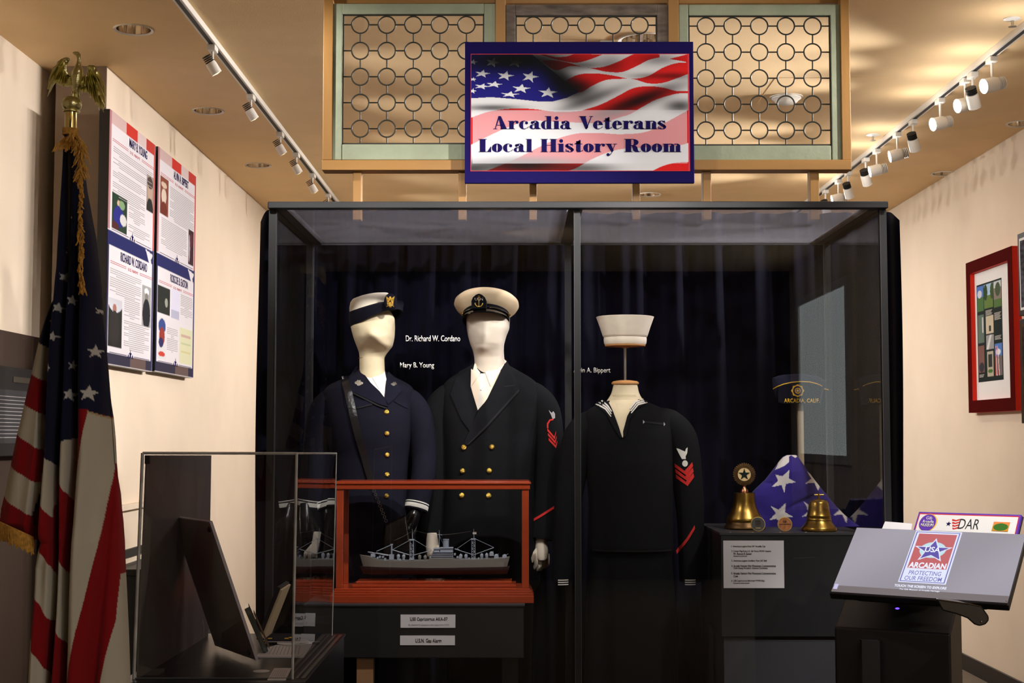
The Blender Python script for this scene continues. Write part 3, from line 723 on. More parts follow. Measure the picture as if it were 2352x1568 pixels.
# navy drapes hung behind the case
def drape(x0, x1, Y, top, label, folds, ph, round_l=False, round_r=False):
    nx, nz = 220, 40; xa, xb = P(x0, 600, Y).x, P(x1, 600, Y).x; V = []
    for k in range(nz):
        f = k/(nz-1)
        for i in range(nx):
            u = i/(nx-1); x = xa+(xb-xa)*u
            zz = top
            if round_l: zz -= .05*max(0, 1-u*(xb-xa)/.05)**2
            if round_r: zz -= .03*max(0, 1-(1-u)*(xb-xa)/.05)**2
            z = zz*(1-f)+.02*f
            y = Y+.022*math.sin(x*folds+ph+.6*math.sin(z*1.7+x*3))+.012*math.sin(x*folds*2.3+1.3*ph)
            V.append((x+.006*math.sin(z*3+ph), y, z))
    me = MB(); me.v = V; me.f = [(k*nx+i, k*nx+i+1, (k+1)*nx+i+1, (k+1)*nx+i) for k in range(nz-1) for i in range(nx-1)]; me.m = [0]*len(me.f)
    o = me.build('velvet_drape', M['drape'], None, smooth=True, angle=180)
    s = o.modifiers.new('thick', 'SOLIDIFY'); s.thickness = .006; s.offset = 1
    tag(o, label, 'curtain', 'navy drapes behind the showcase'); return o
tz = CAMH+(1002-476)/3300*6.15
drape(592, 1300, 6.17, tz, 'navy velvet drape hanging behind the left half of the showcase', 38, 0, round_l=True)
drape(1296, 2069, 6.20, tz-.012, 'navy velvet drape hanging behind the right half of the showcase', 33, 2, round_r=True)

# ================================================================ MANNEQUINS
class Torso:
    """lofted body; rows = (y_px, x_left, x_right, half_depth, y_shift)"""
    def __init__(s, rows, D, n=2.3, nz=70, na=56):
        s.D = D; s.n = n
        r = np.array([[P(1188, a[0], D).z, P(a[1], a[0], D).x, P(a[2], a[0], D).x, a[3], (a[4] if len(a) > 4 else 0)] for a in rows])
        r = r[::-1]; s.z = np.linspace(r[0, 0], r[-1, 0], nz)
        def sm(c):
            q = np.interp(s.z, r[:, 0], c); 
            for _ in range(2): q[1:-1] = .25*q[:-2]+.5*q[1:-1]+.25*q[2:]
            return q
        s.l, s.r, s.d, s.o = sm(r[:, 1]), sm(r[:, 2]), sm(r[:, 3]), sm(r[:, 4]); s.na = na
    def front(s, x, z):
        l, r, d, o = (np.interp(z, s.z, q) for q in (s.l, s.r, s.d, s.o))
        c = (l+r)/2; w = max((r-l)/2, 1e-4); t_ = min(abs((x-c)/w), .999)
        return s.D+o-d*(1-t_**s.n)**(1/s.n)
    def mesh(s, mb, disp=None, m=None):
        vs = []; nz = len(s.z)
        for i in range(nz):
            c = (s.l[i]+s.r[i])/2; w = (s.r[i]-s.l[i])/2
            for j in range(s.na):
                a = 2*PI*j/s.na; ca, sa = math.cos(a), math.sin(a)
                x = c+w*math.copysign(abs(ca)**(2/s.n), ca); y = s.D+s.o[i]+s.d[i]*math.copysign(abs(sa)**(2/s.n), sa)
                if disp: x, y = disp(x, y, s.z[i], sa)
                vs.append((x, y, s.z[i]))
        n = s.na
        fs = [(i*n+j, i*n+(j+1) % n, (i+1)*n+(j+1) % n, (i+1)*n+j) for i in range(nz-1) for j in range(n)]
        fs += [tuple(reversed(range(n))), tuple((nz-1)*n+j for j in range(n))]
        mb.add(vs, fs, m); return mb
    def patch(s, name, pts, m, parent, off=.004, lift=.0, cuts=5, bevel=0):
        """piece of cloth lying on the front of the body, outline in photo pixels"""
        bm = bmesh.new(); q = [P(x, y, s.D-.1) for x, y in pts]
        vs = [bm.verts.new((p.x, 0, p.z)) for p in q]; bm.faces.new(vs)
        bmesh.ops.triangulate(bm, faces=bm.faces[:])
        for _ in range(cuts):
            L = [e for e in bm.edges if e.calc_length() > .014]
            if not L: break
            bmesh.ops.subdivide_edges(bm, edges=L, cuts=1); bmesh.ops.triangulate(bm, faces=bm.faces[:])
        for vv in bm.verts: vv.co.y = s.front(vv.co.x, vv.co.z)-lift
        r = bmesh.ops.extrude_face_region(bm, geom=bm.faces[:])
        for g in r['geom']:
            if isinstance(g, bmesh.types.BMVert): g.co.y -= off
        bmesh.ops.recalc_face_normals(bm, faces=bm.faces)
        me = bpy.data.meshes.new(name); bm.to_mesh(me); bm.free(); me.materials.append(m)
        me.polygons.foreach_set('use_smooth', [True]*len(me.polygons)); me.set_sharp_from_angle(angle=math.radians(35))
        o = bpy.data.objects.new(name, me); COL.objects.link(o); par(o, parent); return o
    def on(s, x, y, lift=0):
        p = P(x, y, s.D-.1); return Vector((p.x, s.front(p.x, p.z)-lift, p.z))
    def button(s, x, y, parent, r=.0095, m=None):
        p = s.on(x, y); mb = MB()
        mb.lathe([(r*.55, 0), (r*.95, .002), (r, .0045), (r*.8, .007), (r*.5, .0082), (.0003, .0088)], p, 20, axis=(0, -1, 0))
        return mb.build('button', m or M['button'], parent, smooth=True)
def sleeve(mb, pts, rad, D, dy=(0,)*9, n=18):
    q = [P(a[0], a[1], D) for a in pts]
    q = [Vector((p.x, p.y+dy[i], p.z)) for i, p in enumerate(q)]
    # catmull-rom refine
    P2 = []; R2 = []
    for i in range(len(q)-1):
        p0, p1, p2, p3 = q[max(i-1, 0)], q[i], q[i+1], q[min(i+2, len(q)-1)]
        for k in range(6):
            t_ = k/6; P2.append(.5*((2*p1)+(p2-p0)*t_+(2*p0-5*p1+4*p2-p3)*t_**2+(3*p1-p0-3*p2+p3)*t_**3)); R2.append(rad[i]+(rad[i+1]-rad[i])*t_)
    P2.append(q[-1]); R2.append(rad[-1])
    mb.tube(P2, R2, n); return P2, R2
def hand(mb, w, d, side, s=1.0, curl=.9):
    """relaxed mannequin hand: wrist w, direction d (down), thumb towards side (+1/-1 in x)"""
    w = Vector(w); d = Vector(d).normalized(); sx = Vector((side*.75, -.65, 0)).normalized(); sx = (sx-d*sx.dot(d)).normalized(); nrm = d.cross(sx)*side
    mb.tube([w-d*.03, w, w+d*.025, w+d*.06, w+d*.09*s], [(.022, .026), (.024, .028), (.027, .036), (.026, .041), (.020, .038)], 16)
    for k in range(4):
        b = w+d*.078*s+sx*(.030-.0195*k); L = (.078, .086, .080, .062)[k]*s
        p1 = b+d*L*.42; p2 = p1+(d*.75-nrm*.65*curl).normalized()*L*.33; p3 = p2+(d*.35-nrm*.9*curl).normalized()*L*.25
        mb.tube([b-d*.02, b, p1, p2, p3], [.0092, .0098, .0088, .0078, .0058], 8)
    b = w+d*.028+sx*.022; p1 = b+(d*.75+sx*.55-nrm*.25).normalized()*.038; p2 = p1+(d*.95+sx*.05-nrm*.3).normalized()*.03
    mb.tube([b-sx*.012, b, p1, p2], [.013, .0125, .0105, .0075], 8)
DM = 5.70
Z0 = .352
# ---------------- female naval officer mannequin
t = thing('mannequin', (P(855, 900, DM).x, DM, Z0), 'faceless ivory mannequin in navy jacket with single row of gold buttons and black shoulder strap', 'mannequin', 'uniformed mannequins in the showcase')
head_ = Torso([(700, 828, 884, .06), (712, 818, 896, .08), (730, 808, 906, .098), (752, 806, 907, .10), (775, 812, 906, .095), (795, 819, 901, .082, .01), (808, 823, 889, .062, .025), (818, 824, 882, .054, .03), (822, 824, 881, .054, .03), (850, 824, 882, .054, .03), (875, 818, 890, .06, .03), (905, 800, 905, .07, .03)], DM-.03, 2.1, 90)
def fdisp(x, y, z, sa):
    if sa < 0:
        # faceless profile: soft ridge running from the brow down to the chin on the turned side
        a = P(862, 772, DM); b = P(897, 800, DM); ab = Vector((b.x-a.x, b.z-a.z)); ap = Vector((x-a.x, z-a.z))
        q = max(0, min(1, ap.dot(ab)/ab.length_squared)); d = (ap-ab*q).length
        y -= .022*math.exp(-(d/.020)**2)*min(1, -sa*2)
        c = P(850, 800, DM); d2 = math.hypot((x-c.x)/.03, (z-c.z)/.02); y += .012*math.exp(-d2*d2)
    return x, y
mb = MB(); head_.mesh(mb, fdisp)
ft = Torso([(852, 822, 884, .05, .02), (866, 800, 905, .07, .02), (878, 762, 935, .09, .015), (892, 745, 952, .10), (920, 742, 952, .115), (960, 748, 950, .135), (1000, 752, 946, .135), (1050, 760, 938, .12), (1100, 762, 935, .125), (1150, 755, 942, .14), (1240, 745, 955, .15), (1400, 742, 958, .15), (1560, 745, 952, .15), (1620, 750, 945, .15)], DM, 2.3, 120)
inner = Torso([(852, 826, 880, .045, .02), (870, 805, 900, .06, .02), (900, 775, 925, .08), (1000, 775, 922, .10), (1100, 775, 918, .09), (1240, 770, 925, .11)], DM+.01)
inner.mesh(mb)
ls = ((752, 905), (736, 960), (724, 1050), (716, 1110), (707, 1165)); rs = ((944, 902), (962, 960), (974, 1040), (972, 1100), (957, 1170))
sleeve(mb, ((785, 930),)+ls[1:], [.02, .03, .03, .03, .03], DM); sleeve(mb, ((915, 930),)+rs[1:], [.02, .03, .03, .03, .03], DM, (0, 0, 0, -.03, -.06))
gl = MB(); hand(gl, P(705, 1172, DM)+Vector((0, -.03, 0)), (.1, -.15, -1), 1, .9)
gr_ = MB(); hand(gr_, P(955, 1178, DM)+Vector((0, -.075, 0)), (-.35, -.3, -1), -1, .9)
gl.build('glove', M['leather'], t, smooth=True); gr_.build('glove', M['leather'], t, smooth=True)
body = mb.build('body', M['linen'], t, smooth=True, angle=60)
p = P(852, 821, DM-.03); MB().lathe([(.0505, -.0008), (.0515, 0), (.0505, .0008)], (P(852.5, 821, DM).x, DM, p.z), 40, sy=1.0, cap=False).build('neck_joint', M['tan'], t, smooth=True)
mb = MB(); ft.mesh(mb)
sleeve(mb, ((785, 912),)+((757, 925),)+ls[1:], [.040, .054, .056, .050, .047, .046], DM); sleeve(mb, ((912, 910),)+((940, 922),)+rs[1:], [.038, .052, .056, .050, .047, .046], DM, (0, 0, 0, 0, -.03, -.06))
jk = mb.build('jacket', M['navy'], t, smooth=True, angle=60)
ft.patch('shirt_front', [(826, 838), (878, 850), (886, 880), (883, 912), (872, 898), (850, 878), (822, 850)], M['shirt'], t, .002)
ft.patch('collar_leaf', [(853, 866), (878, 848), (886, 872), (871, 893)], M['shirt'], t, .006)
ft.patch('lapel', [(812, 836), (824, 846), (850, 878), (884, 914), (892, 934), (870, 927), (842, 914), (808, 898), (795, 862)], M['lapel'], jk, .007)
ft.patch('lapel', [(886, 850), (900, 862), (918, 888), (921, 897), (908, 914), (892, 928), (884, 914), (886, 880)], M['lapel'], jk, .007)
ft.patch('lapel_seam', [(808, 899), (842, 915), (870, 929), (890, 936), (889, 939), (868, 932), (840, 918), (807, 902)], M['seam'], jk, .0076)
ft.patch('pocket_flap', [(790, 918), (855, 920), (856, 928), (822, 936), (806, 943), (795, 938)], M['lapel'], jk, .004)
ft.patch('pocket_seam', [(822, 936), (856, 927), (857, 930), (822, 939)], M['seam'], jk, .0046)
ft.patch('pocket_flap', [(905, 921), (934, 925), (936, 938), (920, 930)], M['lapel'], jk, .004)
for (x, y) in ((889, 946), (890, 995), (890, 1044), (890, 1089), (889, 1138)): ft.button(x, y, jk)
def badge_eagle(T_, cx, cy, s, name, m, parent, lift, flip=1):
    pts = [(0, -6), (4, -9), (5, -4), (9, -2), (13, 0), (13, 4), (8, 6), (4, 9), (-3, 9), (-5, 5), (-10, 4), (-12, -1), (-7, -4), (-4, -9)]
    return T_.patch(name, [(cx+flip*a*s, cy+b*s) for a, b in pts], m, parent, .003, lift, 2)
badge_eagle(ft, 823, 878, .8, 'collar_badge', M['silver'], jk, .007)
badge_eagle(ft, 904, 880, .55, 'collar_badge', M['silver'], jk, .007, -1)
for (x, y, tt) in ((707, 1165, -.15), (958, 1165, .25)):
    pass
for (pp, dd, off) in ((ls, (0,)*5, 0), (rs, (0, 0, 0, -.03, -.06), 0)):
    a = P(*pp[-1], DM)+Vector((0, dd[-1], 0)); b = P(*pp[-2], DM)+Vector((0, dd[-2], 0)); d = (b-a).normalized()
    MB().tube([a+d*.006, a+d*.022], .0475, 20).build('cuff_stripe', M['wht'], jk, smooth=True); MB().tube([a+d*.027, a+d*.031], .0475, 20).build('cuff_stripe', M['wht'], jk, smooth=True)
# shoulder strap and purse
st = [(786, 862, 9), (800, 900, 9), (813, 950, 9), (828, 1010, 8.5), (846, 1075, 8), (860, 1120, 8)]
s_l = [(x-w, y) for x, y, w in st]; s_r = [(x+w, y-3) for x, y, w in st]
ft.patch('shoulder_strap', s_l+s_r[::-1], M['leather'], t, .0035, .007)
ch = MB()
for k in range(9):
    p = ft.on(862+k*3.4, 1126+k*8.5, .013); ch.lathe([(.0045, -.001), (.0065, -.001), (.0065, .001), (.0045, .001)], p, 12, axis=((k % 2)*.8, -1, .1), cap=False)
ch.build('strap_chain', M['steel'], t, smooth=True)
pu = MB(); a = ft.on(908, 1215, .0); pu.hexa([(a.x-.045, a.y-.05, a.z-.12), (a.x+.075, a.y-.06, a.z-.12), (a.x+.075, a.y-.005, a.z-.12), (a.x-.045, a.y-.005, a.z-.12), (a.x-.035, a.y-.04, a.z+.02), (a.x+.045, a.y-.05, a.z+.062), (a.x+.045, a.y-.01, a.z+.062), (a.x-.035, a.y-.008, a.z+.02)])
pu.build('purse', M['leather'], t, bevel=.006)
for k in range(2):
    MB().box((P(800+k*80, 1620, DM).x-.01, DM-.06, Z0), (P(840+k*60, 1620, DM).x, DM+.08, P(1, 1600, DM).z)).build('leg_support', M['blackm'], t, bevel=.01)
# female hat
hc = P(857, 716, DM-.03)
t = thing('officer_hat', (hc.x, hc.y, hc.z), 'white crowned hat with upturned black brim and gold eagle badge on the ivory head', 'hat', 'uniform hats in the showcase')
ax = Vector((-.20, .02, 1)).normalized()
def tilt_lathe(prof, c, axx, n=48, sx=1, sy=1):
    mb = MB(); mb.lathe(prof, (0, 0, 0), n, sx=sx, sy=sy, cap=False); q = Vector((0, 0, 1)).rotation_difference(axx)
    mb.v = [tuple(Vector(c)+q @ Vector(v_)) for v_ in mb.v]; return mb
tilt_lathe([(.093, -.005), (.092, .012), (.088, .035), (.081, .053), (.072, .062), (.05, .067), (.0005, .068)], hc, ax, sx=1.0, sy=1.08).build('crown', M['hatw'], t, smooth=True)
mb = MB(); n = 64; prof = [(.0925, .010), (.0945, .013), (.0965, .006), (.099, -.012), (.101, -.030), (.099, -.042), (.090, -.038)]
vs = []; q = Vector((0, 0, 1)).rotation_difference(ax)
for (r_, z_) in prof:
    for j in range(n):
        a = 2*PI*j/n; k = max(0, math.cos(a+.75))**2      # brim widens toward the front right
        rr = r_+(.042*k if z_ < .007 and z_ > -.03 else .028*k if z_ <= -.03 else 0); zz = z_+(.024*k if z_ < .0 else .008*k)
        vs.append(hc+q @ Vector((rr*math.cos(a), rr*1.08*math.sin(a), zz)))
mb.add(vs, [(i*n+j, i*n+(j+1) % n, (i+1)*n+(j+1) % n, (i+1)*n+j) for i in range(len(prof)-1) for j in range(n)])
mb.build('brim', M['navy'], t, smooth=True)
bc = P(897, 693, DM-.168); MB().ball(bc, (.026, .012, .034), n=20).build('badge_backing', M['navy'], t, smooth=True)
mb = MB(); random.seed(3)
mb.ball(bc+Vector((0, -.011, -.012)), (.008, .005, .012)); mb.ball(bc+Vector((0, -.012, .013)), (.005, .005, .007))
for k in range(7):
    for sg in (-1, 1): a = .3+.22*k; mb.tube([bc+Vector((sg*.002, -.012, .008)), bc+Vector((sg*(.017-.001*k), -.010, .02-.0055*k))], [.003, .0018], 6)
mb.tube([bc+Vector((-.014, -.010, -.02)), bc+Vector((.014, -.010, .006))], .002, 6); mb.tube([bc+Vector((.014, -.010, -.02)), bc+Vector((-.014, -.010, .006))], .002, 6)
mb.build('eagle_badge', M['button'], t, smooth=True)

# ---------------- chief's double-breasted uniform mannequin
DM = 5.80
t = thing('mannequin', (P(1122, 900, DM).x, DM, Z0), 'faceless pale mannequin in black double-breasted coat with cream shirt and red sleeve chevrons', 'mannequin', 'uniformed mannequins in the showcase')
hd = Torso([(690, 1080, 1160, .08), (712, 1071, 1170, .10), (735, 1071, 1171, .105), (755, 1072, 1170, .105), (772, 1075, 1163, .10), (790, 1080, 1158, .09), (805, 1086, 1157, .075, .01), (820, 1089, 1158, .068, .02), (840, 1090, 1161, .066, .025), (870, 1086, 1166, .07, .03), (900, 1070, 1180, .08, .03)], DM-.03, 2.15, 90)
def mdisp(x, y, z, sa):
    if sa < 0:
        c = P(1108, 775, DM); y -= .016*math.exp(-((x-c.x)/.022)**2-((z-c.z)/.04)**2); c = P(1106, 803, DM); y -= .014*math.exp(-((x-c.x)/.03)**2-((z-c.z)/.014)**2)
    return x, y
mb = MB(); hd.mesh(mb, mdisp)
mt = Torso([(832, 1088, 1160, .06, .02), (848, 1068, 1185, .075, .02), (862, 1040, 1212, .09, .015), (880, 1018, 1236, .105, .01), (910, 1012, 1244, .125), (960, 1014, 1240, .145), (1020, 1020, 1232, .145), (1100, 1024, 1226, .135), (1180, 1020, 1232, .14), (1300, 1012, 1240, .145), (1345, 1010, 1242, .145), (1350, 1026, 1226, .125), (1500, 1030, 1222, .12), (1640, 1034, 1218, .11)], DM, 2.4, 130)
Torso([(835, 1092, 1156, .055, .02), (880, 1040, 1215, .08), (1000, 1040, 1215, .11), (1300, 1035, 1220, .11)], DM+.01).mesh(mb)
ls = ((1030, 892), (1008, 950), (998, 1050), (994, 1150), (992, 1235)); rs = ((1222, 888), (1250, 950), (1262, 1050), (1258, 1150), (1246, 1236))
sleeve(mb, ((1062, 930),)+ls[1:], [.02, .035, .035, .035, .035], DM); sleeve(mb, ((1192, 930),)+rs[1:], [.02, .035, .035, .035, .035], DM, (0, 0, -.01, -.03, -.05))
hand(mb, P(994, 1240, DM)+Vector((0, -.04, 0)), (.05, -.15, -1), 1, .8, 1.2); hand(mb, P(1243, 1246, DM)+Vector((0, -.055, 0)), (.02, -.15, -1), -1, .75, 1.3)
mb.build('body', M['linen2'], t, smooth=True, angle=60)
mb = MB(); mt.mesh(mb)
sleeve(mb, ((1062, 900), (1032, 915))+ls[1:], [.045, .062, .064, .060, .054, .052], DM); sleeve(mb, ((1192, 898), (1222, 912))+rs[1:], [.045, .064, .068, .060, .054, .050], DM, (0, 0, 0, -.01, -.03, -.05))
jk = mb.build('coat', M['blackw'], t, smooth=True, angle=60)
mt.patch('shirt_front', [(1081, 845), (1100, 858), (1150, 850), (1158, 842), (1140, 890), (1119, 918), (1098, 942), (1090, 915), (1081, 888)], M['shirt2'], t, .002)
mt.patch('shirt_collar', [(1090, 826), (1083, 862), (1081, 888), (1103, 855), (1096, 846)], M['shirt2'], t, .008)
mt.patch('shirt_collar', [(1158, 822), (1163, 826), (1142, 862), (1127, 887), (1114, 853), (1136, 846)], M['shirt2'], t, .008)
mt.patch('shirt_placket', [(1104, 856), (1110, 858), (1108, 930), (1098, 941), (1101, 900)], M['wht'], t, .0028)
mt.button(1105, 895, t, .004, M['shirt'])
mt.patch('lapel', [(1076, 838), (1081, 886), (1088, 914), (1097, 943), (1080, 990), (1060, 963), (1034, 905), (1044, 888), (1052, 850)], M['lapelb'], jk, .007)
mt.patch('lapel', [(1163, 822), (1170, 836), (1186, 872), (1192, 893), (1160, 930), (1120, 975), (1072, 1022), (1066, 1018), (1096, 950), (1120, 915), (1142, 868)], M['lapelb'], jk, .008)
mt.patch('lapel_seam', [(1192, 893), (1193, 898), (1160, 935), (1120, 980), (1078, 1020), (1072, 1022), (1120, 973), (1160, 929)], M['seam'], jk, .0085)
mt.patch('pocket_seam', [(1158, 886), (1183, 883), (1183, 886), (1158, 889)], M['seam'], jk, .0088)
for (x, y) in ((1066, 1027), (1130, 1026), (1063, 1081), (1124, 1080), (1061, 1137), (1123, 1137)): mt.button(x, y, jk, .0105)
# sleeve chevrons (rating badge) and service stripe wrapped on the coat sleeve
def on_tube(pts, cx, D, lift):   # front surface of a sleeve tube, x in metres
    pass
def sleeve_patch(name, poly, axis_px, rad, D, dy, m, parent, th=.0015, lift=.001):
    zs = np.array([P(1188, a[1], D).z for a in axis_px])[::-1]; xs = np.array([P(a[0], a[1], D).x for a in axis_px])[::-1]; rr = np.array(rad)[::-1]; dd = np.array(dy[:len(axis_px)])[::-1]
    bm = bmesh.new(); vs = [bm.verts.new((P(x, y, D-.06).x, 0, P(x, y, D-.06).z)) for x, y in poly]; bm.faces.new(vs); bmesh.ops.triangulate(bm, faces=bm.faces[:])
    for _ in range(3):
        L = [e for e in bm.edges if e.calc_length() > .008]
        if L: bmesh.ops.subdivide_edges(bm, edges=L, cuts=1); bmesh.ops.triangulate(bm, faces=bm.faces[:])
    for v_ in bm.verts:
        x0 = np.interp(v_.co.z, zs, xs); r0 = np.interp(v_.co.z, zs, rr); q_ = min(abs(v_.co.x-x0)/r0, .97); v_.co.y = D+np.interp(v_.co.z, zs, dd)-r0*math.sqrt(1-q_*q_)-lift
    r_ = bmesh.ops.extrude_face_region(bm, geom=bm.faces[:])
    for g in r_['geom']:
        if isinstance(g, bmesh.types.BMVert): g.co.y -= th
    bmesh.ops.recalc_face_normals(bm, faces=bm.faces)
    me = bpy.data.meshes.new(name); bm.to_mesh(me); bm.free(); me.materials.append(m)
    o = bpy.data.objects.new(name, me); COL.objects.link(o); par(o, parent); return o
R4 = [.068, .068, .060, .054, .050]; dyR = (0, 0, -.01, -.03, -.05)
for k in range(3):
    y0 = 983+k*11; x0 = 1257+k*1.5
    sleeve_patch('chevron', [(x0, y0), (x0+16, y0+19-k), (x0+20, y0+6), (x0+20, y0+11), (x0+17, y0+26-k), (x0, y0+6)], rs, R4, DM, dyR, M['red'], jk)
sleeve_patch('chevron_arc', [(1256, 982), (1256, 972), (1262, 963), (1271, 961), (1271, 964.5), (1264, 966), (1259.5, 974), (1259.5, 984)], rs, R4, DM, dyR, M['red'], jk)
sleeve_patch('eagle_patch', [(1260, 941), (1267, 948), (1271, 944), (1275, 950), (1275, 960), (1269, 962), (1266, 954)], rs, R4, DM, dyR, M['greyp'], jk)
sleeve_patch('service_stripe', [(1223, 1192), (1250, 1175), (1274, 1160), (1274, 1166), (1250, 1181), (1223, 1198)], rs, R4, DM, dyR, M['red'], jk)
for x in (1050, 1150):
    MB().box((P(x, 1620, DM).x, DM-.08, Z0), (P(x+55, 1620, DM).x, DM+.09, P(1, 1625, DM).z)).build('shoe', M['leather'], t, bevel=.02)
# chief's combination cap
cc = P(1117, 712, DM-.04)
t = thing('combination_cap', tuple(cc), 'khaki topped peaked cap with glossy black visor and anchor badge on the pale head', 'hat', 'uniform hats in the showcase')
ax2 = Vector((.03, .38, 1)).normalized(); q2 = Vector((0, 0, 1)).rotation_difference(ax2)
tilt_lathe([(.092, -.022), (.104, -.010), (.124, .010), (.1305, .022), (.129, .032), (.118, .043), (.095, .052), (.06, .057), (.0005, .059)], cc, ax2, 64, 1.0, 1.02).build('crown', M['hatc'], t, smooth=True)
tilt_lathe([(.090, -.052), (.0945, -.050), (.0945, -.020), (.092, -.016)], cc, ax2, 64, 1.0, 1.05).build('band', M['blackw'], t, smooth=True)
mb = MB(); n = 40; vs = []
for k, (rr, zz) in enumerate([(.093, -.040), (.112, -.050), (.128, -.064), (.132, -.072), (.129, -.075), (.110, -.058), (.093, -.046)]):
    for j in range(n+1):
        a = -PI/2-1.15+2.3*j/n; e = math.cos((j/n-.5)*PI)**.7; r_ = .093+(rr-.093)*e; z_ = -.042+(zz+.042)*e - .010*(1-e)
        vs.append(cc+q2 @ Vector((r_*math.cos(a), r_*1.05*math.sin(a), z_)))
N = n+1; mb.add(vs, [(i*N+j, i*N+j+1, (i+1)*N+j+1, (i+1)*N+j) for i in range(6) for j in range(n)]); mb.build('visor', M['patent'], t, smooth=True)
def capon(a, z_, r_=.0965): return cc+q2 @ Vector((r_*math.cos(a), r_*1.05*math.sin(a), z_))
mb = MB(); mb.tube([capon(-PI/2-1.2+2.4*k/20, -.036, .097) for k in range(21)], .0035, 8); mb.build('chin_strap', M['patent'], t, smooth=True)
for a in (-PI/2-1.2, -PI/2+1.2): MB().ball(capon(a, -.036, .1), .006).build('strap_button', M['button'], t, smooth=True)
bb = P(1100, 693, DM-.20)
mb = MB(); mb.prism([bb+Vector((.030*x_, 0, .030*z_)) for x_, z_ in ((-.95, -.85), (.95, -.85), (1, .1), (.8, .6), (.4, .95), (0, 1.1), (-.4, .95), (-.8, .6), (-1, .1))], (0, .05, 0)); mb.build('badge_backing', M['blackw'], t, bevel=.003)
mb = MB(); z_ = Vector((0, -.003, 0)); b3 = bb+z_
mb.tube([b3+Vector((0, 0, .016)), b3+Vector((0, 0, -.018))], .0017, 6); mb.tube([b3+Vector((-.008, 0, .010)), b3+Vector((.008, 0, .010))], .0015, 6)
mb.tube([b3+Vector((.015*math.cos(a_), 0, -.004+.015*math.sin(a_))) for a_ in [PI+PI*k/12 for k in range(13)]], .0022, 6)
mb.lathe([(.0025, -.001), (.0042, -.001), (.0042, .001), (.0025, .001)], b3+Vector((0, 0, .02)), 12, axis=(0, -1, 0), cap=False); mb.build('anchor_badge', M['button'], t, smooth=True)
text('badge_letters', 'USN', b3+Vector((-.016, -.001, .0045)), (.032, 0, 0), (0, 0, .012), M['silver'], t)

# ---------------- enlisted jumper on a dress form
DJ = 5.62
t = thing('dress_form', (P(1437, 900, DJ).x, DJ, Z0), 'headless ivory dress form in black sailor jumper with white striped collar and red chevrons', 'mannequin', 'uniformed mannequins in the showcase')
mb = MB()
nf = Torso([(882, 1409, 1463, .045), (890, 1408, 1465, .046), (905, 1404, 1468, .05), (920, 1394, 1478, .06), (940, 1378, 1500, .075), (970, 1360, 1520, .10), (1020, 1360, 1525, .12), (1100, 1365, 1520, .12), (1260, 1360, 1530, .12)], DJ, 2.2)
nf.mesh(mb)
ls = ((1352, 950), (1330, 1010), (1312, 1100), (1300, 1200), (1291, 1335)); rs = ((1535, 948), (1562, 1010), (1578, 1100), (1586, 1200), (1586, 1335))
mb.build('body', M['linen'], t, smooth=True, angle=60)
jt = Torso([(917, 1402, 1470, .052), (926, 1378, 1496, .075), (938, 1352, 1525, .095), (955, 1338, 1545, .112), (1000, 1340, 1546, .135), (1060, 1345, 1545, .142), (1150, 1352, 1545, .135), (1240, 1352, 1545, .135), (1266, 1352, 1548, .14), (1268, 1358, 1542, .12), (1400, 1346, 1552, .12), (1640, 1340, 1560, .12)], DJ, 2.4, 130)
mb = MB(); jt.mesh(mb); sleeve(mb, ((1385, 965), (1358, 978))+ls[1:], [.045, .064, .066, .058, .050, .042], DJ); sleeve(mb, ((1500, 965), (1530, 975))+rs[1:], [.045, .066, .068, .060, .052, .042], DJ)
jk = mb.build('jumper', M['blackw'], t, smooth=True, angle=60)
jt.patch('neck_opening', [(1393, 924), (1410, 905), (1462, 905), (1474, 926), (1455, 942), (1441, 965), (1432, 992), (1429, 1005), (1418, 990), (1404, 950)], M['linen'], t, .003)
jt.patch('collar', [(1392, 919), (1399, 922), (1408, 945), (1420, 980), (1427, 1004), (1423, 1006), (1410, 985), (1392, 950), (1368, 928), (1375, 920)], M['lapelb'], jk, .008)
jt.patch('collar', [(1470, 915), (1492, 918), (1482, 928), (1460, 940), (1444, 965), (1436, 1000), (1430, 1005), (1430, 990), (1440, 955), (1455, 930)], M['lapelb'], jk, .008)
for k in range(3):
    o_ = k*4.2
    jt.patch('collar_stripe', [(1370+o_*1.6, 927-o_), (1373+o_*1.6, 925.2-o_), (1392+o_*.7, 937-o_*.8), (1404-o_*.1+o_*.3, 956-o_*1.4), (1402+o_*.2, 957-o_*1.4), (1390+o_*.7, 940-o_*.8)], M['wht'], jk, .0095)
    jt.patch('collar_stripe', [(1490-o_*.8, 919-o_*.9+5), (1488-o_*.8, 917-o_*.9+4), (1466-o_*.6, 926-o_*.8+1), (1448-o_*.2, 948-o_*1.2), (1450-o_*.2, 949-o_*1.2), (1467-o_*.6, 929-o_*.8+1)], M['wht'], jk, .0095)
jt.patch('pocket_welt', [(1476, 966), (1525, 971), (1528, 976), (1476, 970)], M['seam'], jk, .002)
for x in (1476, 1525): jt.patch('pocket_arrowhead', [(x, 964+(x > 1500)*5), (x+4, 969+(x > 1500)*5), (x, 973+(x > 1500)*5)], M['greyp'], jk, .0025)
jt.patch('jumper_hem', [(1356, 1262), (1544, 1262), (1544, 1266), (1356, 1266)], M['seam'], jk, .002)
R5 = [.070, .068, .060, .052, .042]; dz_ = (0,)*5
for k in range(3):
    y0 = 1064+k*12.5; xo = k*1.6
    sleeve_patch('chevron', [(1550+xo, y0), (1572+xo, y0+17), (1590+xo*.8, y0-3), (1592+xo*.8, y0+6), (1576+xo, y0+27), (1551+xo, y0+9)], rs, R5, DJ, dz_, M['red'], jk, .0015)
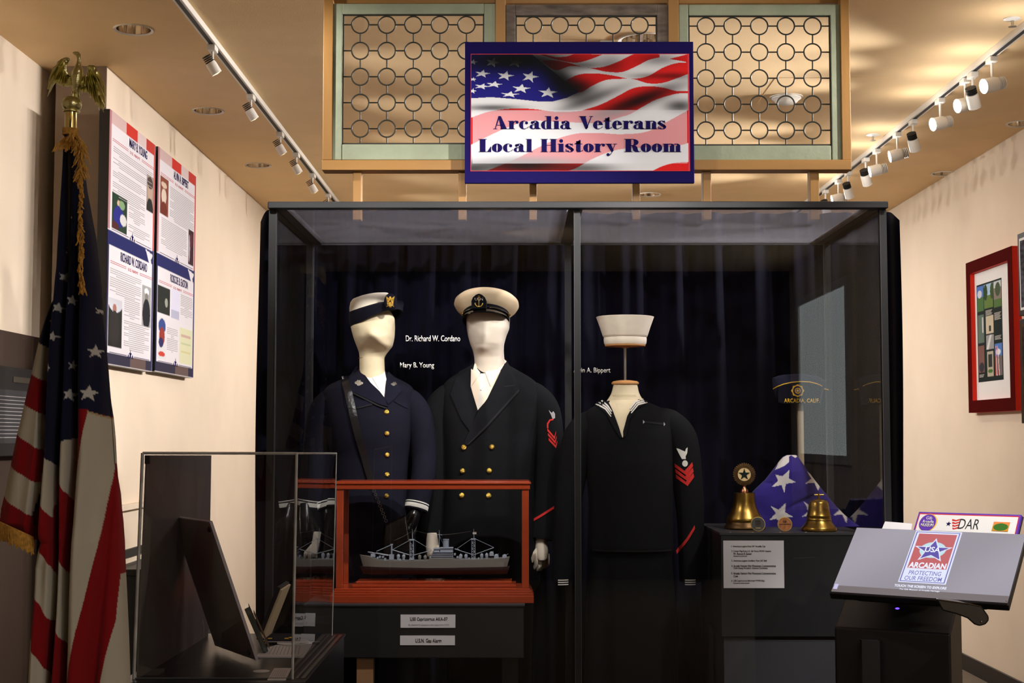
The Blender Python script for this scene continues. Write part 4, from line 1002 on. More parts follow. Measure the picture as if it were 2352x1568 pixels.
sleeve_patch('eagle_patch', [(1553, 1029), (1558, 1030), (1567, 1037), (1570, 1035), (1573, 1037), (1575, 1030), (1579, 1027), (1578, 1040), (1573, 1050), (1575, 1054), (1566, 1054), (1568, 1050), (1560, 1043)], rs, R5, DJ, dz_, M['wht'], jk, .002)
sleeve_patch('rating_emblem', [(1573+6.5*math.cos(a*PI/6), 1064+7.5*math.sin(a*PI/6)) for a in range(12)], rs, R5, DJ, dz_, M['wht'], jk, .002)
sleeve_patch('service_stripe', [(1556, 1266), (1578, 1236), (1596, 1206), (1597, 1214), (1582, 1240), (1558, 1274)], rs, R5, DJ, dz_, M['red'], jk, .0015)
for (pp, xc) in ((rs, 1587), (ls, 1294)):
    for k in range(3):
        yy = 1332+k*5.2
        sleeve_patch('cuff_stripe', [(xc-12, yy), (xc+12, yy-.5), (xc+12, yy+1.7), (xc-12, yy+2.2)], pp, R5, DJ, dz_, M['wht'], jk, .0015)
p = P(1436, 883, DJ); p.y = DJ
MB().lathe([(.050, 0), (.0535, .003), (.0535, .007), (.047, .013), (.02, .017), (.0005, .018)], p, 40).build('neck_cap', M['woodcap'], t, smooth=True)
for x in (1370, 1470):
    MB().box((P(x, 1620, DJ).x, DJ-.08, Z0), (P(x+55, 1620, DJ).x, DJ+.09, P(1, 1625, DJ).z)).build('shoe', M['leather'], t, bevel=.02)
hp = P(1436, 797, DJ); hp.y = DJ
mb = MB(); mb.tube([p+Vector((0, 0, .016)), hp], .0055, 12); mb.build('hat_post', M['steel'], t, smooth=True)
mb = MB(); mb.lathe([(.012, -.004), (.014, .0), (.078, .003), (.080, .008), (.078, .012), (.001, .012)], hp, 40); mb.build('hat_rest', M['woodcap'], t, smooth=True)
hp2 = hp+Vector((0, 0, .010))
t = thing('sailor_cap', tuple(hp2), 'white round sailor cap with flared upturned brim raised on a metal post', 'hat', 'uniform hats in the showcase')
mb = MB(); mb.lathe([(.080, 0), (.083, .006), (.084, .02), (.083, .035), (.082, .044), (.06, .052), (.0005, .054)], hp2, 56, cap=False); mb.build('crown', M['sailor'], t, smooth=True)
mb = MB(); mb.lathe([(.082, .032), (.086, .030), (.0885, .036), (.099, .068), (.112, .104), (.1135, .1075), (.1115, .1085), (.096, .07), (.083, .040)], hp2, 56, cap=False); mb.build('brim', M['sailor'], t, smooth=True)
mb = MB(); mb.tube([hp2+Vector((.0865*math.cos(a*PI/28), .0865*math.sin(a*PI/28), .0335)) for a in range(57)], .0012, 6); mb.build('stitching', M['tan'], t, smooth=True)

# ================================================================ PEDESTALS, SHIP CASE, SHIP
def card(name, x0, y0, x1, y1, D, label, lines, cat='label card', th=.002):
    a = P(x0, y1, D); b = P(x1, y0, D); c0 = P((x0+x1)/2, y1, D)
    t = thing(name, (c0.x, D, c0.z), label, cat, 'printed label cards')
    MB().box((a.x, D-th, a.z), (b.x, D, b.z)).build('card', M['paper'], t)
    return t
DP = 5.25
pz = CAMH-381/3300*DP; xa, xb = P(700, 1400, DP).x, P(1203, 1400, DP).x
t = thing('pedestal', ((xa+xb)/2, DP+.17, Z0), 'black pedestal carrying the cherry wood ship case inside the showcase', 'pedestal', 'black pedestals inside the showcase')
zl = P(1000, 1511, DP).z
MB().box((xa, DP, zl), (xb, DP+.285, pz-.006)).build('pedestal_body', M['black'], t, bevel=.003)
MB().box((xa-.004, DP-.004, pz-.006), (xb+.004, DP+.289, pz)).build('top_board', M['dgrey'], t)
for (x, y, m) in ((P(837, 1530, DP).x, DP+.04, 'tan'), (xb-.05, DP+.1, 'blackm'), (xa+.05, DP+.23, 'blackm'), (xb-.05, DP+.23, 'blackm')):  # the tan leg is added in place of a tan reflection
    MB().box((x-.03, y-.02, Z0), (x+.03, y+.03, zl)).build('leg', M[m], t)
c = card('label_card', 920, 1411, 1046, 1441, DP-.0005, 'grey card reading USS Capricornus AKA-57 below the ship case', 1)
ptext('title', 'USS Capricornus AKA-57', 942, 1417, 1028, 1427, DP-.003, M['blk'], c, bold=.01)
ptext('caption', "Dr. Richard W. Cordano's ship replica from WWII", 938, 1432, 1032, 1437, DP-.003, M['greyp'], c)
c = card('label_card', 919, 1459, 1045, 1481, DP-.0005, 'white card reading U.S.N. Gas Alarm, the lower of the two cards', 1)
ptext('title', 'U.S.N. Gas Alarm', 954, 1466, 1014, 1475, DP-.003, M['blk'], c, bold=.01)
# ship case
DQ = 5.285
zb_ = P(1000, 1378, DQ).z
t = thing('model_ship_case', (P(993, 1378, DQ).x, DQ+.13, pz), 'glazed cherry wood case with moulded base around the grey model ship', 'model case')
X = lambda x, D=DQ: P(x, 1200, D).x
Z = lambda y, D=DQ: P(1000, y, D).z
x0, x1 = X(759), X(1226); yb = DQ+.225
mb = MB()
mb.box((x0, DQ, pz), (x1, yb, Z(1368))); mb.box((x0+.004, DQ+.004, Z(1368)), (x1-.004, yb-.004, Z(1362)))
mb.box((x0+.008, DQ+.008, Z(1362)), (x1-.008, yb-.008, Z(1357))); mb.box((x0+.014, DQ+.014, Z(1357)), (x1-.014, yb-.014, Z(1352)))
mb.build('base', M['mahog'], t, bevel=.0018)
MB().box((x0+.075, DQ+.045, Z(1352)), (x1-.065, yb-.045, Z(1345))).box((x0+.09, DQ+.058, Z(1345)), (x1-.08, yb-.058, Z(1338))).build('plinth_board', M['mahog'], t, bevel=.0025)
xp0, xp1 = X(771), X(1215)
for (px0, px1) in ((xp0, xp0+.026), (xp1-.026, xp1)):
    for (a, b) in ((DQ+.016, DQ+.042), (yb-.042, yb-.016)):
        MB().box((px0, a, Z(1352)), (px1, b, Z(1121))).build('post', M['mahog'], t, bevel=.002)
mb = MB()
mb.box((xp0-.004, DQ+.012, Z(1124)), (xp1+.004, DQ+.04, Z(1112))); mb.box((xp0-.004, yb-.04, Z(1124)), (xp1+.004, yb-.012, Z(1112)))
mb.box((xp0-.004, DQ+.04, Z(1124)), (xp0+.024, yb-.04, Z(1112))); mb.box((xp1-.024, DQ+.04, Z(1124)), (xp1+.004, yb-.04, Z(1112)))
mb.box((xp0-.008, DQ+.008, Z(1112)), (xp1+.008, yb-.008, Z(1107.5))); mb.box((xp0-.004, DQ+.014, Z(1107.5)), (xp1+.002, yb-.014, Z(1105)))
mb.build('top_frame', M['mahog'], t, bevel=.002)
MB().box((xp0+.026, DQ+.026, Z(1352)), (xp1-.026, DQ+.028, Z(1124))).build('glass_pane', M['old_glass'], t)
# model ship
DSH = DQ+.112
t = thing('model_ship', (P(1000, 1340, DSH).x, DSH, Z(1338, DSH)), 'detailed grey model cargo ship with masts and derricks inside the wooden case', 'model ship')
SX = lambda cx: P(800+cx/5.88, 1280, DSH).x        # coordinates of the ship detail crop
SZ = lambda cy: P(1000, 1200+cy/5.88, DSH).z
st = [(155, 428, 0.02), (200, 440, .25), (300, 455, .55), (390, 492, .8), (500, 503, .95), (800, 508, 1), (1075, 506, 1), (1105, 474, 1), (1400, 472, 1), (1450, 490, 1), (1700, 488, .97), (1950, 480, .9), (2100, 470, .75), (2180, 458, .35)]
B = .034
def hullmesh(ztop, zbot, lo, hi, wk):
    mb = MB(); vs = []; n = 9
    for (cx, cy, w) in st:
        k = 0 if cx > 170 else 1
        xx = cx
        for j in range(n):
            f = j/(n-1); zc = ztop(cx, cy)*(1-f)+zbot(cx)*f; ww = B*w*wk(f)
            xs = xx + (f*(45 if cx < 250 else -35 if cx > 2120 else 0))*lo
            vs.append((SX(xs), DSH-ww, SZ(zc)))
        for j in range(n-1, -1, -1):
            f = j/(n-1); zc = ztop(cx, cy)*(1-f)+zbot(cx)*f; ww = B*w*wk(f); xs = xx + (f*(45 if cx < 250 else -35 if cx > 2120 else 0))*lo
            vs.append((SX(xs), DSH+ww, SZ(zc)))
    m = 2*n; mb.add(vs, [(i*m+j, i*m+(j+1) % m, (i+1)*m+(j+1) % m, (i+1)*m+j) for i in range(len(st)-1) for j in range(m)]+[tuple(range(m)), tuple(reversed(range((len(st)-1)*m, len(st)*m)))])
    return mb
wl = lambda cx: 586+14*math.exp(-((cx-1150)/600)**2)
hullmesh(lambda a, b: b, wl, 1, 0, lambda f: 1-.06*f).build('hull', M['hull'], t, smooth=True, angle=30)
hullmesh(lambda a, b: wl(a), lambda cx: 700 if 260 < cx < 2080 else 690, 1, 0, lambda f: .94*(1-f**3*.75)).build('keel', M['keel'], t, smooth=True, angle=30)
H2 = M['hull2']
mb = MB()
def bxs(c0, c1, d0, d1, w): mb.box((SX(c0), DSH-w, SZ(d1)), (SX(c1), DSH+w, SZ(d0)))
bxs(1130, 1415, 450, 474, .030); bxs(1140, 1410, 420, 450, .027); bxs(1150, 1405, 392, 420, .025); bxs(1130, 1418, 443, 449, .033); bxs(1130, 1418, 414, 420, .032); bxs(1140, 1418, 386, 392, .031)
bxs(1160, 1235, 352, 392, .022); bxs(1245, 1415, 340, 392, .024); bxs(1240, 1418, 334, 342, .027); bxs(1150, 1240, 346, 352, .025)
mb.build('superstructure', H2, t, bevel=.0008)
mb = MB(); p = Vector((SX(1318), DSH, 0)); mb.lathe([(.0105, 0), (.011, .010), (.0115, SZ(232)-SZ(334)), (.0125, SZ(228)-SZ(334)), (.0125, SZ(222)-SZ(334)), (.009, SZ(222)-SZ(334)), (.008, SZ(240)-SZ(334))], (p.x, p.y, SZ(334)), 20)
mb.build('funnel', H2, t, smooth=True)
def lattice(cx, top, name='lattice_mast'):
    mb = MB(); w = 24
    for dx in (-w, w):
        for dy in (-.008, .008): mb.tube([(SX(cx+dx), DSH+dy, SZ(490)), (SX(cx+dx*.9), DSH+dy, SZ(top))], .0011, 6)
    k = 0; y = 470
    while y > top+45:
        s = 1 if k % 2 else -1
        for dy in (-.008, .008): mb.tube([(SX(cx-w*s), DSH+dy, SZ(y)), (SX(cx+w*s), DSH+dy, SZ(y-40))], .0007, 5); mb.tube([(SX(cx-w), DSH+dy, SZ(y)), (SX(cx+w), DSH+dy, SZ(y))], .0007, 5)
        y -= 40; k += 1
    mb.box((SX(cx-34), DSH-.011, SZ(top+6)), (SX(cx+32), DSH+.011, SZ(top-8))); mb.tube([(SX(cx+8), DSH, SZ(top)), (SX(cx+4), DSH, SZ(85))], .0012, 6)
    mb.box((SX(cx-30), DSH-.018, SZ(500)), (SX(cx+30), DSH+.018, SZ(478)))
    mb.build(name, H2, t)
lattice(858, 232); lattice(1690, 222)
mb = MB(); mb.tube([(SX(585), DSH, SZ(500)), (SX(585), DSH, SZ(295))], .0028, 10); mb.box((SX(570), DSH-.004, SZ(302)), (SX(602), DSH+.004, SZ(288))); mb.box((SX(555), DSH-.012, SZ(498)), (SX(615), DSH+.012, SZ(430))); mb.build('king_post', H2, t)
mb = MB(); mb.tube([(SX(1228), DSH, SZ(340)), (SX(1226), DSH, SZ(100))], .0013, 6); mb.tube([(SX(1205), DSH, SZ(158)), (SX(1268), DSH, SZ(166))], .001, 6); mb.tube([(SX(1226), DSH, SZ(165)), (SX(1280), DSH, SZ(290))], .0005, 4); mb.build('signal_mast', H2, t)
mb = MB()
for (a, b) in (((595, 365), (850, 440)), ((600, 362), (830, 235)), ((378, 405), (570, 440)), ((385, 385), (575, 300)), ((870, 440), (1125, 372)), ((890, 228), (1130, 370)), ((1435, 352), (1680, 430)), ((1470, 348), (1655, 222)), ((1700, 430), (1965, 335)), ((1718, 218), (1965, 332)), ((270, 392), (540, 442)), ((1440, 350), (1500, 365))):
    thin = abs(a[1]-b[1]) > 100
    mb.tube([(SX(a[0]), DSH-.006, SZ(a[1])), (SX(b[0]), DSH-.006, SZ(b[1]))], .0008 if thin else .0016, 6)
mb.build('derrick_booms', H2, t)
mb = MB()
for a, b in (((885, 105), (1222, 166)), ((1230, 166), (1655, 115)), ((620, 240), (870, 110))): mb.tube([(SX(a[0]), DSH, SZ(a[1])), (SX((a[0]+b[0])/2), DSH, SZ((a[1]+b[1])/2+9)), (SX(b[0]), DSH, SZ(b[1]))], .0004, 4)
mb.build('rigging', M['hull'], t)
for cx, cy in ((678, 450), (750, 450), (965, 458), (1040, 462), (1520, 446), (1590, 448), (1803, 440), (1870, 436)):
    mb = MB(); q = Vector((SX(cx), DSH-.008, SZ(cy)))
    mb.lathe([(.001, -.009), (.005, -.008), (.0065, -.002), (.0062, .003), (.004, .006), (.0015, .007), (.001, .009)], q, 14); mb.box((q.x-.004, q.y-.004, q.z-.014), (q.x+.004, q.y+.004, q.z-.008)); mb.tube([q+Vector((-.005, 0, .003)), q+Vector((.006, 0, .006))], .0009, 5)
    mb.build('landing_craft', M['hull' if 900 < cx < 1100 else 'hull2'], t, smooth=True)
for cx, cy, l in ((335, 420, -70), (1935, 405, 25), (2000, 440, 30), (2110, 442, 50)):
    mb = MB(); q = Vector((SX(cx), DSH, SZ(cy))); mb.box((q.x-.008, DSH-.008, SZ(cy+40)), (q.x+.008, DSH+.008, q.z)); mb.ball(q, (.007, .007, .005)); mb.tube([q, (SX(cx+l), DSH-.004, SZ(cy-22))], .001, 6); mb.build('gun_mount', H2, t, smooth=True)
mb = MB()
for cx, cy in ((400, 470), (430, 455), (470, 455), (500, 485), (1110, 460), (1170, 400), (1440, 420), (1475, 460), (1505, 465), (1630, 480), (700, 495), (1760, 480)):
    mb.box((SX(cx-12), DSH-.014, SZ(cy+18)), (SX(cx+12), DSH+.010, SZ(cy-8)))
mb.build('deck_fittings', H2, t, bevel=.0006)
mb = MB(); mb.box((SX(1680), DSH-.001, SZ(155)), (SX(1730), DSH, SZ(125))); mb.build('ensign', M['wht'], t)
mb = MB(); mb.lathe([(.001, -.008), (.006, -.003), (.006, .003), (.001, .008)], (SX(2090), DSH, SZ(655)), 12, axis=(1, 0, 0)); mb.build('propeller', M['brass'], t, smooth=True)
for cx in (842, 1508):
    MB().lathe([(.008, 0), (.008, .006), (.004, .010), (.006, .016), (.007, .02), (.004, .024), (.008, .030)], (SX(cx), DSH, SZ(852)), 16).build('pedestal_mount', M['brassd'], t, smooth=True)

# right pedestal
DR = 5.25; rz = CAMH-219/3300*DR
xa, xb = P(1655, 1221, DR).x, XI1-.03
t = thing('pedestal', ((xa+xb)/2, DR+.28, Z0), 'tall black pedestal carrying the folded flag and bells', 'pedestal', 'black pedestals inside the showcase')
MB().box((xa, DR, P(1700, 1462, DR).z), (xb, DR+.56, rz-.008)).build('pedestal_body', M['black'], t, bevel=.002)
MB().box((xa+.01, DR+.012, Z0), (xb-.01, DR+.55, P(1700, 1462, DR).z)).build('pedestal_base', M['dgrey'], t)
MB().box((xa-.003, DR-.003, rz-.008), (xb+.003, DR+.563, rz)).build('top_board', M['dgrey'], t)
# loose number stickers along the front edge
for x in (1668, 1719, 1781, 1838):
    p = PZ(x, 1218, rz); o = MB().lathe([(.0035, 0), (.0035, .0008)], (p.x, DR+.02, rz+.0002), 10).build('number_sticker', M['wht']); tag(o, 'tiny white dot sticker on the front edge of the right pedestal', 'sticker', 'dot stickers on the pedestal edge')
c = card('label_card', 1662, 1241, 1800, 1350, DR-.0005, 'large grey card with a numbered list fixed to the right pedestal', 1)
for (s, x, y, x2, h) in (('1. American Legion Post 247 Arcadia Cap', 1680, 1252, 1758, 5), ('2. Casket Flag from U.S. Air Force WWII Veteran', 1680, 1263, 1771, 5), ('Mr. Roscoe B. Easton', 1685, 1268.5, 1726, 5), ('Donated by Judy Easton', 1685, 1275, 1716, 3.5), ('3. American Legion Auxiliary Post 247 Bell', 1680, 1285, 1761, 5),
                        ('4. Arcadia Vietnam War Monument Commemorative', 1680, 1296.5, 1782, 5), ('Coin listing Arcadia\'s Vietnam Casualties', 1685, 1302, 1763, 5), ('5. Arcadia Vietnam War Monument Commemorative', 1680, 1313.5, 1782, 5), ('Coin', 1685, 1320, 1695, 5), ('6. USS Capricornus Bell from WWII Ship', 1680, 1331, 1756, 5), ('Donated by family member', 1685, 1337, 1722, 3.5)):
    ptext('printed_line', s, x, y, x2, y+h, DR-.003, M['blk'], c)

# ---------------- folded flag, bells, coins, garrison cap
rows = [(1043, 1806, 1830), (1048, 1797, 1834), (1060, 1788, 1842), (1080, 1773, 1856), (1100, 1757, 1871), (1120, 1735, 1887), (1135, 1722, 1900), (1150, 1718, 1912), (1165, 1716, 1925), (1180, 1712, 1940), (1190, 1700, 1952), (1200, 1690, 1965), (1208, 1686, 1978), (1214, 1684, 1986)]
DF = 5.64
def rowmesh(rows, D, depth, backd, color, nu, ys, nm, m, parent=None, smooth=True):
    r = np.array(rows, float); yy = np.array(ys); L = np.interp(yy, r[:, 0], r[:, 1]); R = np.interp(yy, r[:, 0], r[:, 2])
    u = np.linspace(0, 1, nu); Xp = L[:, None]+(R-L)[:, None]*u[None]; Yp = np.repeat(yy[:, None], nu, 1); U = np.repeat(u[None], len(yy), 0)
    c = P(1188, 1002, D); 
    fx, fy = Xp.ravel(), Yp.ravel()
    d = np.array(FV)[None]+np.array(RV)[None]*((fx-1176)/3300)[:, None]+np.array(UV)[None]*((784-fy)/3300)[:, None]
    base = np.array(C0)[None]+d*(D/d[:, 1])[:, None]
    df = depth(U.ravel(), fx, fy); db = backd(U.ravel(), fx, fy)
    F = base.copy(); F[:, 1] += df; Bk = base.copy(); Bk[:, 1] += db
    return mesh_grid(nm, F, nu, len(yy), color(fx, fy), m, parent, back=Bk, smooth=smooth)
# the folded flag is modelled where it stands; its stars are appliqued on the outer layer
def ffdepth(u, x, y):
    e = np.clip(1-(2*u-1)**2, 0, 1)**.42*np.clip((y-1040)/40, 0, 1)**.5
    w = .004*np.sin((x*.9+y*.5)/11.)*np.exp(-((x-1850)/60.)**2-((y-1150)/40.)**2)+.003*np.sin((x-y)/17.)
    cr = .010*np.exp(-((x-1805-(y-1150)*.15)/5.)**2)*0+.006*np.exp(-(((y-1105)-(x-1745)*.1)/4.)**2)*(x < 1770)
    s = .010*np.exp(-(((x-1835)*.45+(y-1150))/5.)**2)*np.exp(-((x-1840)/35)**2)
    return -.050*e+w+cr+s
def ffback(u, x, y):
    e = np.clip(1-(2*u-1)**2, 0, 1)**.42*np.clip((y-1040)/40, 0, 1)**.5
    return .040*e+.001
q = lambda X_, Y_: (1640+X_/6.72, 1030+Y_/6.72)
def ffcol(x, y):
    rgb = np.tile(lin((52, 40, 128)), (len(x), 1)); Wt = (226, 220, 216)
    put(rgb, pip([q(a, b) for a, b in ((860, 575), (960, 480), (925, 385), (1020, 410), (1125, 310), (1115, 440), (1220, 500), (1075, 525), (1050, 665), (1010, 545))], x, y), Wt)
    put(rgb, pip([q(a, b) for a, b in ((1418, 340), (1550, 425), (1620, 470), (1700, 600), (1625, 560), (1580, 632), (1530, 515), (1370, 520), (1480, 450))], x, y), Wt)
    put(rgb, pip([q(a, b) for a, b in ((842, 865), (960, 920), (1070, 820), (1060, 960), (1180, 1028), (1040, 1040), (1000, 1120), (925, 1060), (825, 1080), (920, 975))], x, y), Wt)
    put(rgb, pip([q(a, b) for a, b in ((1360, 800), (1450, 870), (1570, 800), (1520, 900), (1600, 1010), (1440, 1010), (1320, 1030), (1420, 950))], x, y), Wt)
    put(rgb, pip([q(a, b) for a, b in ((1870, 800), (1975, 900), (2050, 930), (2130, 1060), (2050, 1020), (2015, 1130), (1960, 1000), (1815, 1008), (1920, 930))], x, y), Wt)
    put(rgb, pip([q(a, b) for a, b in ((925, 315), (1000, 190), (1060, 120), (1150, 75), (1220, 65), (1280, 105), (1240, 130), (1180, 90), (1145, 110), (1135, 190), (1060, 250))], x, y), Wt)
    put(rgb, pip([q(a, b) for a, b in ((530, 680), (540, 620), (600, 560), (710, 530), (640, 570), (580, 640), (570, 680))], x, y), Wt)
    return rgb
o = rowmesh(rows, DF, ffdepth, ffback, ffcol, 130, np.linspace(1043, 1206, 100), 'folded_flag', M['cloth'])
dz_ff = rz-o.location.z
o.location.z += dz_ff if abs(dz_ff) < .03 else 0
tag(o, 'triangular folded flag, blue with white stars, on the right pedestal', 'folded flag')
b = PZ(1672, 1200, rz)
# bell with emblem
c = Vector((P(1701, 1200, 5.56).x, 5.46, rz)); k = 5.46/3300
t = thing('bell', tuple(c), 'tall brass bell on dark base topped by a round star emblem', 'bell', 'brass bells on the right pedestal')
px = lambda a: a*k
MB().lathe([(px(44), 0), (px(46), px(3)), (px(45), px(8)), (px(42), px(11)), (px(40), px(18)), (.001, px(18))], c, 48).build('wooden_base', M['brassd'], t, smooth=True)
MB().lathe([(px(41), px(17)), (px(42), px(20)), (px(40), px(26)), (px(33), px(38)), (px(27.5), px(50)), (px(25), px(63)), (px(24), px(78)), (px(23.5), px(82)), (px(22), px(82.5)), (.001, px(83))], c, 56).build('bell_body', M['brass'], t, smooth=True)
MB().lathe([(px(9), px(82)), (px(8.5), px(88)), (px(4.5), px(93)), (px(3), px(98)), (px(4), px(101))], c, 24).build('finial', mat('copper_finial', (176, 116, 84), .3, metal=1.0), t, smooth=True)
ec = c+Vector((0, 0, px(124)))
mb = MB(); mb.lathe([(px(15), -.003), (px(23), -.004), (px(24), -.002), (px(24), .003), (px(15), .004)], ec, 48, axis=(0, -1, 0), cap=False)
for a in range(32):
    w = a*PI/16; mb.ball(ec+Vector((px(24.5)*math.cos(w), 0, px(24.5)*math.sin(w))), px(2.1), None, 8, 5)
for a in range(30):
    w = a*PI/15; mb.box(*[ec+Vector((px(19)*math.cos(w)+s_*px(1.1), -.0035*1-.0015 if s_ > 0 else -.0035, px(19)*math.sin(w)+s_*px(1.8))) for s_ in (-1, 1)])
mb.build('emblem_ring', M['brassd'], t, smooth=True)
MB().lathe([(.001, -.003), (px(15), -.003), (px(15), .003), (.001, .0032)], ec, 40, axis=(0, -1, 0)).build('emblem_disc', M['star'], t)
MB().prism([ec+Vector((x_*k, -.0032, -y_*k)) for x_, y_ in star_pts(0, 0, 13.5)], (0, -.002, 0)).build('emblem_star', M['green'], t)
# plain ship's bell
c = Vector((P(1881, 1200, 5.34).x, 5.34, rz)); k = 5.34/3300
t = thing('bell', tuple(c), 'squat brass bell with small crossbar on top, right of the coins', 'bell', 'brass bells on the right pedestal')
MB().lathe([(px(37), 0), (px(40), px(2)), (px(40), px(7)), (px(38), px(10)), (px(31), px(18)), (px(28), px(24)), (px(28.6), px(26)), (px(27), px(28)), (px(27), px(33)), (px(27.6), px(35)), (px(26), px(37)), (px(23.5), px(52)), (px(22), px(64)), (px(19), px(69)), (px(8), px(73)), (.001, px(74))], c, 56).build('bell_body', M['brass'], t, smooth=True)
mb = MB(); mb.tube([c+Vector((0, 0, px(72))), c+Vector((0, 0, px(86)))], px(2.6), 10); mb.build('hanger', M['brass'], t, smooth=True)
mb = MB(); mb.tube([c+Vector((-px(10), 0, px(82))), c+Vector((px(12), 0, px(82)))], px(2.2), 10); mb.build('crossbar', M['brass'], t, smooth=True)
for (x, nm_, mt_) in ((1741, 'dark commemorative coin with yellow panel standing beside the tall bell', 'coind'), (1802.5, 'bronze commemorative coin with engraved line standing left of the squat bell', 'coin')):
    k = 5.31/3300; c = Vector((P(x, 1200, 5.31).x, 5.31, rz+px(17)))
    t = thing('coin', (c.x, c.y, rz), nm_, 'coin', 'commemorative coins on the right pedestal')
    ax_ = Vector((0, -1, .18)).normalized()
    MB().lathe([(.0001, -.0015), (px(15.4), -.0015), (px(15.4), .0018), (.0001, .0018)], c, 40, axis=ax_).build('coin_face', M[mt_], t)
    MB().lathe([(px(15.2), -.002), (px(16.6), -.002), (px(16.6), .0022), (px(15.2), .0024)], c, 40, axis=ax_, cap=False).build('coin_rim', M['rim'], t)
    if mt_ == 'coind':
        MB().box((c.x-px(5.5), c.y-.0045, c.z-px(12)), (c.x+px(5.5), c.y-.0005, c.z-px(8))).build('yellow_panel', M['yel'], t)
        mb = MB()
        for i in range(5): mb.box((c.x-px(7-i*.2), c.y-.004, c.z-px(4)+i*px(3)), (c.x+px(7-i*.2), c.y-.0005, c.z-px(3.2)+i*px(3)))
        mb.build('engraved_lines', M['brassd'], t)
    else:
        MB().box((c.x-px(13), c.y-.004, c.z-px(.5)), (c.x+px(13), c.y-.0005, c.z+px(.5))).build('engraved_line', M['blk'], t)
        text('engraved_number', '50', c+Vector((-px(3.5), -.004, px(3.5))), (px(7), 0, 0), (0, 0, px(5.5)), M['blk'], t)
    MB().tube([c+Vector((0, .004, -px(4))), Vector((c.x, c.y+.022, rz+.002))], .0018, 6).tube([c+Vector((-.008, .003, -px(15))), Vector((c.x-.008, c.y-.006, rz+.002))], .0014, 6).build('wire_stand', M['acryl'], t, smooth=True)
# garrison cap on its post
DG = 5.74
p0 = P(1842, 1205, DG); p1 = P(1842, 925, DG)
t = thing('cap_post', (p0.x+.004, DG, rz), 'square pale wood post rising behind the folded flag', 'post')
MB().box((p0.x-.012, DG-.012, rz+.008), (p0.x+.010, DG+.010, p1.z)).build('post', M['dowel'], t, bevel=.001)
MB().box((p0.x-.05, DG-.045, rz), (p0.x+.05, DG+.045, rz+.008)).build('foot_plate', M['dowel'], t, bevel=.001)
MB().box((p0.x-.06, DG-.012, p1.z), (p0.x+.05, DG+.012, p1.z+.006)).build('head_plate', M['dowel'], t)
t = thing('garrison_cap', (p0.x-.01, DG, p1.z+.006), 'black folded garrison cap with gold piping and town lettering on a wooden post', 'hat')
out = [(1774, 868), (1790, 862), (1812, 858.5), (1840, 858), (1868, 862), (1886, 868), (1897, 876), (1897, 888), (1889, 899), (1884, 930), (1860, 928.5), (1830, 927.5), (1800, 926), (1786, 924), (1776, 893)]
def capmesh(nm_, outline, th, m, lift=0):
    mb = MB(); r = []
    ys = np.linspace(858, 929, 30)
    for y in ys:
        xs = []
        for i in range(len(outline)):
            a, b = outline[i], outline[(i+1) % len(outline)]
            if (a[1] > y) != (b[1] > y): xs.append(a[0]+(y-a[1])/(b[1]-a[1])*(b[0]-a[0]))
        if len(xs) >= 2: r.append((y, min(xs), max(xs)))
    return r
r = capmesh('', out, 0, None)
rr = [(a, b, c) for a, b, c in r]
o = rowmesh(rr, DG, lambda u, x, y: -.038*np.sqrt(np.clip(1-(2*u-1)**2, 0, 1))*np.clip((y-856)/30, .15, 1)-.004, lambda u, x, y: .038*np.sqrt(np.clip(1-(2*u-1)**2, 0, 1))*np.clip((y-856)/30, .15, 1)+.004,
            lambda x, y: np.tile(lin((22, 24, 46)), (len(x), 1)), 40, [a[0] for a in rr], 'cap_body', M['cloth'], t)
def gy(x, y):   # front surface depth of the cap
    L = np.interp(y, [a[0] for a in rr], [a[1] for a in rr]); R_ = np.interp(y, [a[0] for a in rr], [a[2] for a in rr]); u = (x-L)/(R_-L)
    return DG-.038*math.sqrt(max(0, 1-(2*u-1)**2))*min(1, max(.15, (y-856)/30))-.004
mb = MB(); mb.tube([P(x, y, gy(x, y)-.002) for x, y in ((1776, 893), (1787, 887), (1800, 882), (1818, 878), (1840, 876), (1860, 877), (1876, 881), (1887, 886), (1894, 893))]+[P(1903, 895, DG-.004)], .0022, 8); mb.build('gold_piping', M['yel'], t, smooth=True)
fl = MB(); fl.prism([P(x, y, DG-.046) for x, y in ((1787, 890), (1800, 884), (1818, 880.5), (1840, 878.5), (1860, 880), (1876, 884), (1884, 890), (1884, 930), (1860, 928), (1800, 927), (1787, 924))], (0, .012, 0)); fl.build('turned_up_flap', M['navy'], t, bevel=.002)
ec = P(1832, 897, DG-.048)
k = DG/3300
MB().prism([ec+Vector((x_*k, 0, y_*k)) for x_, y_ in [((15 if i % 2 == 0 else 12.8)*math.cos(i*PI/8), (15 if i % 2 == 0 else 12.8)*math.sin(i*PI/8)) for i in range(16)]], (0, -.002, 0)).build('emblem_patch', M['yel'], t)
MB().lathe([(px(7), 0), (px(10.5), 0), (px(10.5), .0028), (px(7), .0028)], ec, 32, axis=(0, -1, 0), cap=False).build('emblem_ring', M['navyp'], t)
MB().lathe([(.001, 0), (px(4.5), 0), (px(4.5), .003), (.001, .003)], ec, 24, axis=(0, -1, 0)).build('emblem_centre', M['coin'], t)
MB().prism([ec+Vector((x_*k, -.0031, -y_*k)) for x_, y_ in star_pts(0, 0, 4)], (0, -.0006, 0)).build('emblem_star', M['wht'], t)
text('cap_lettering', 'ARCADIA, CALIF.', P(1801, 926, DG-.048), Vector((81*k, 0, 0)), Vector((0, 0, 11*k)), M['yel'], t, bold=.02, spacing=1.05)

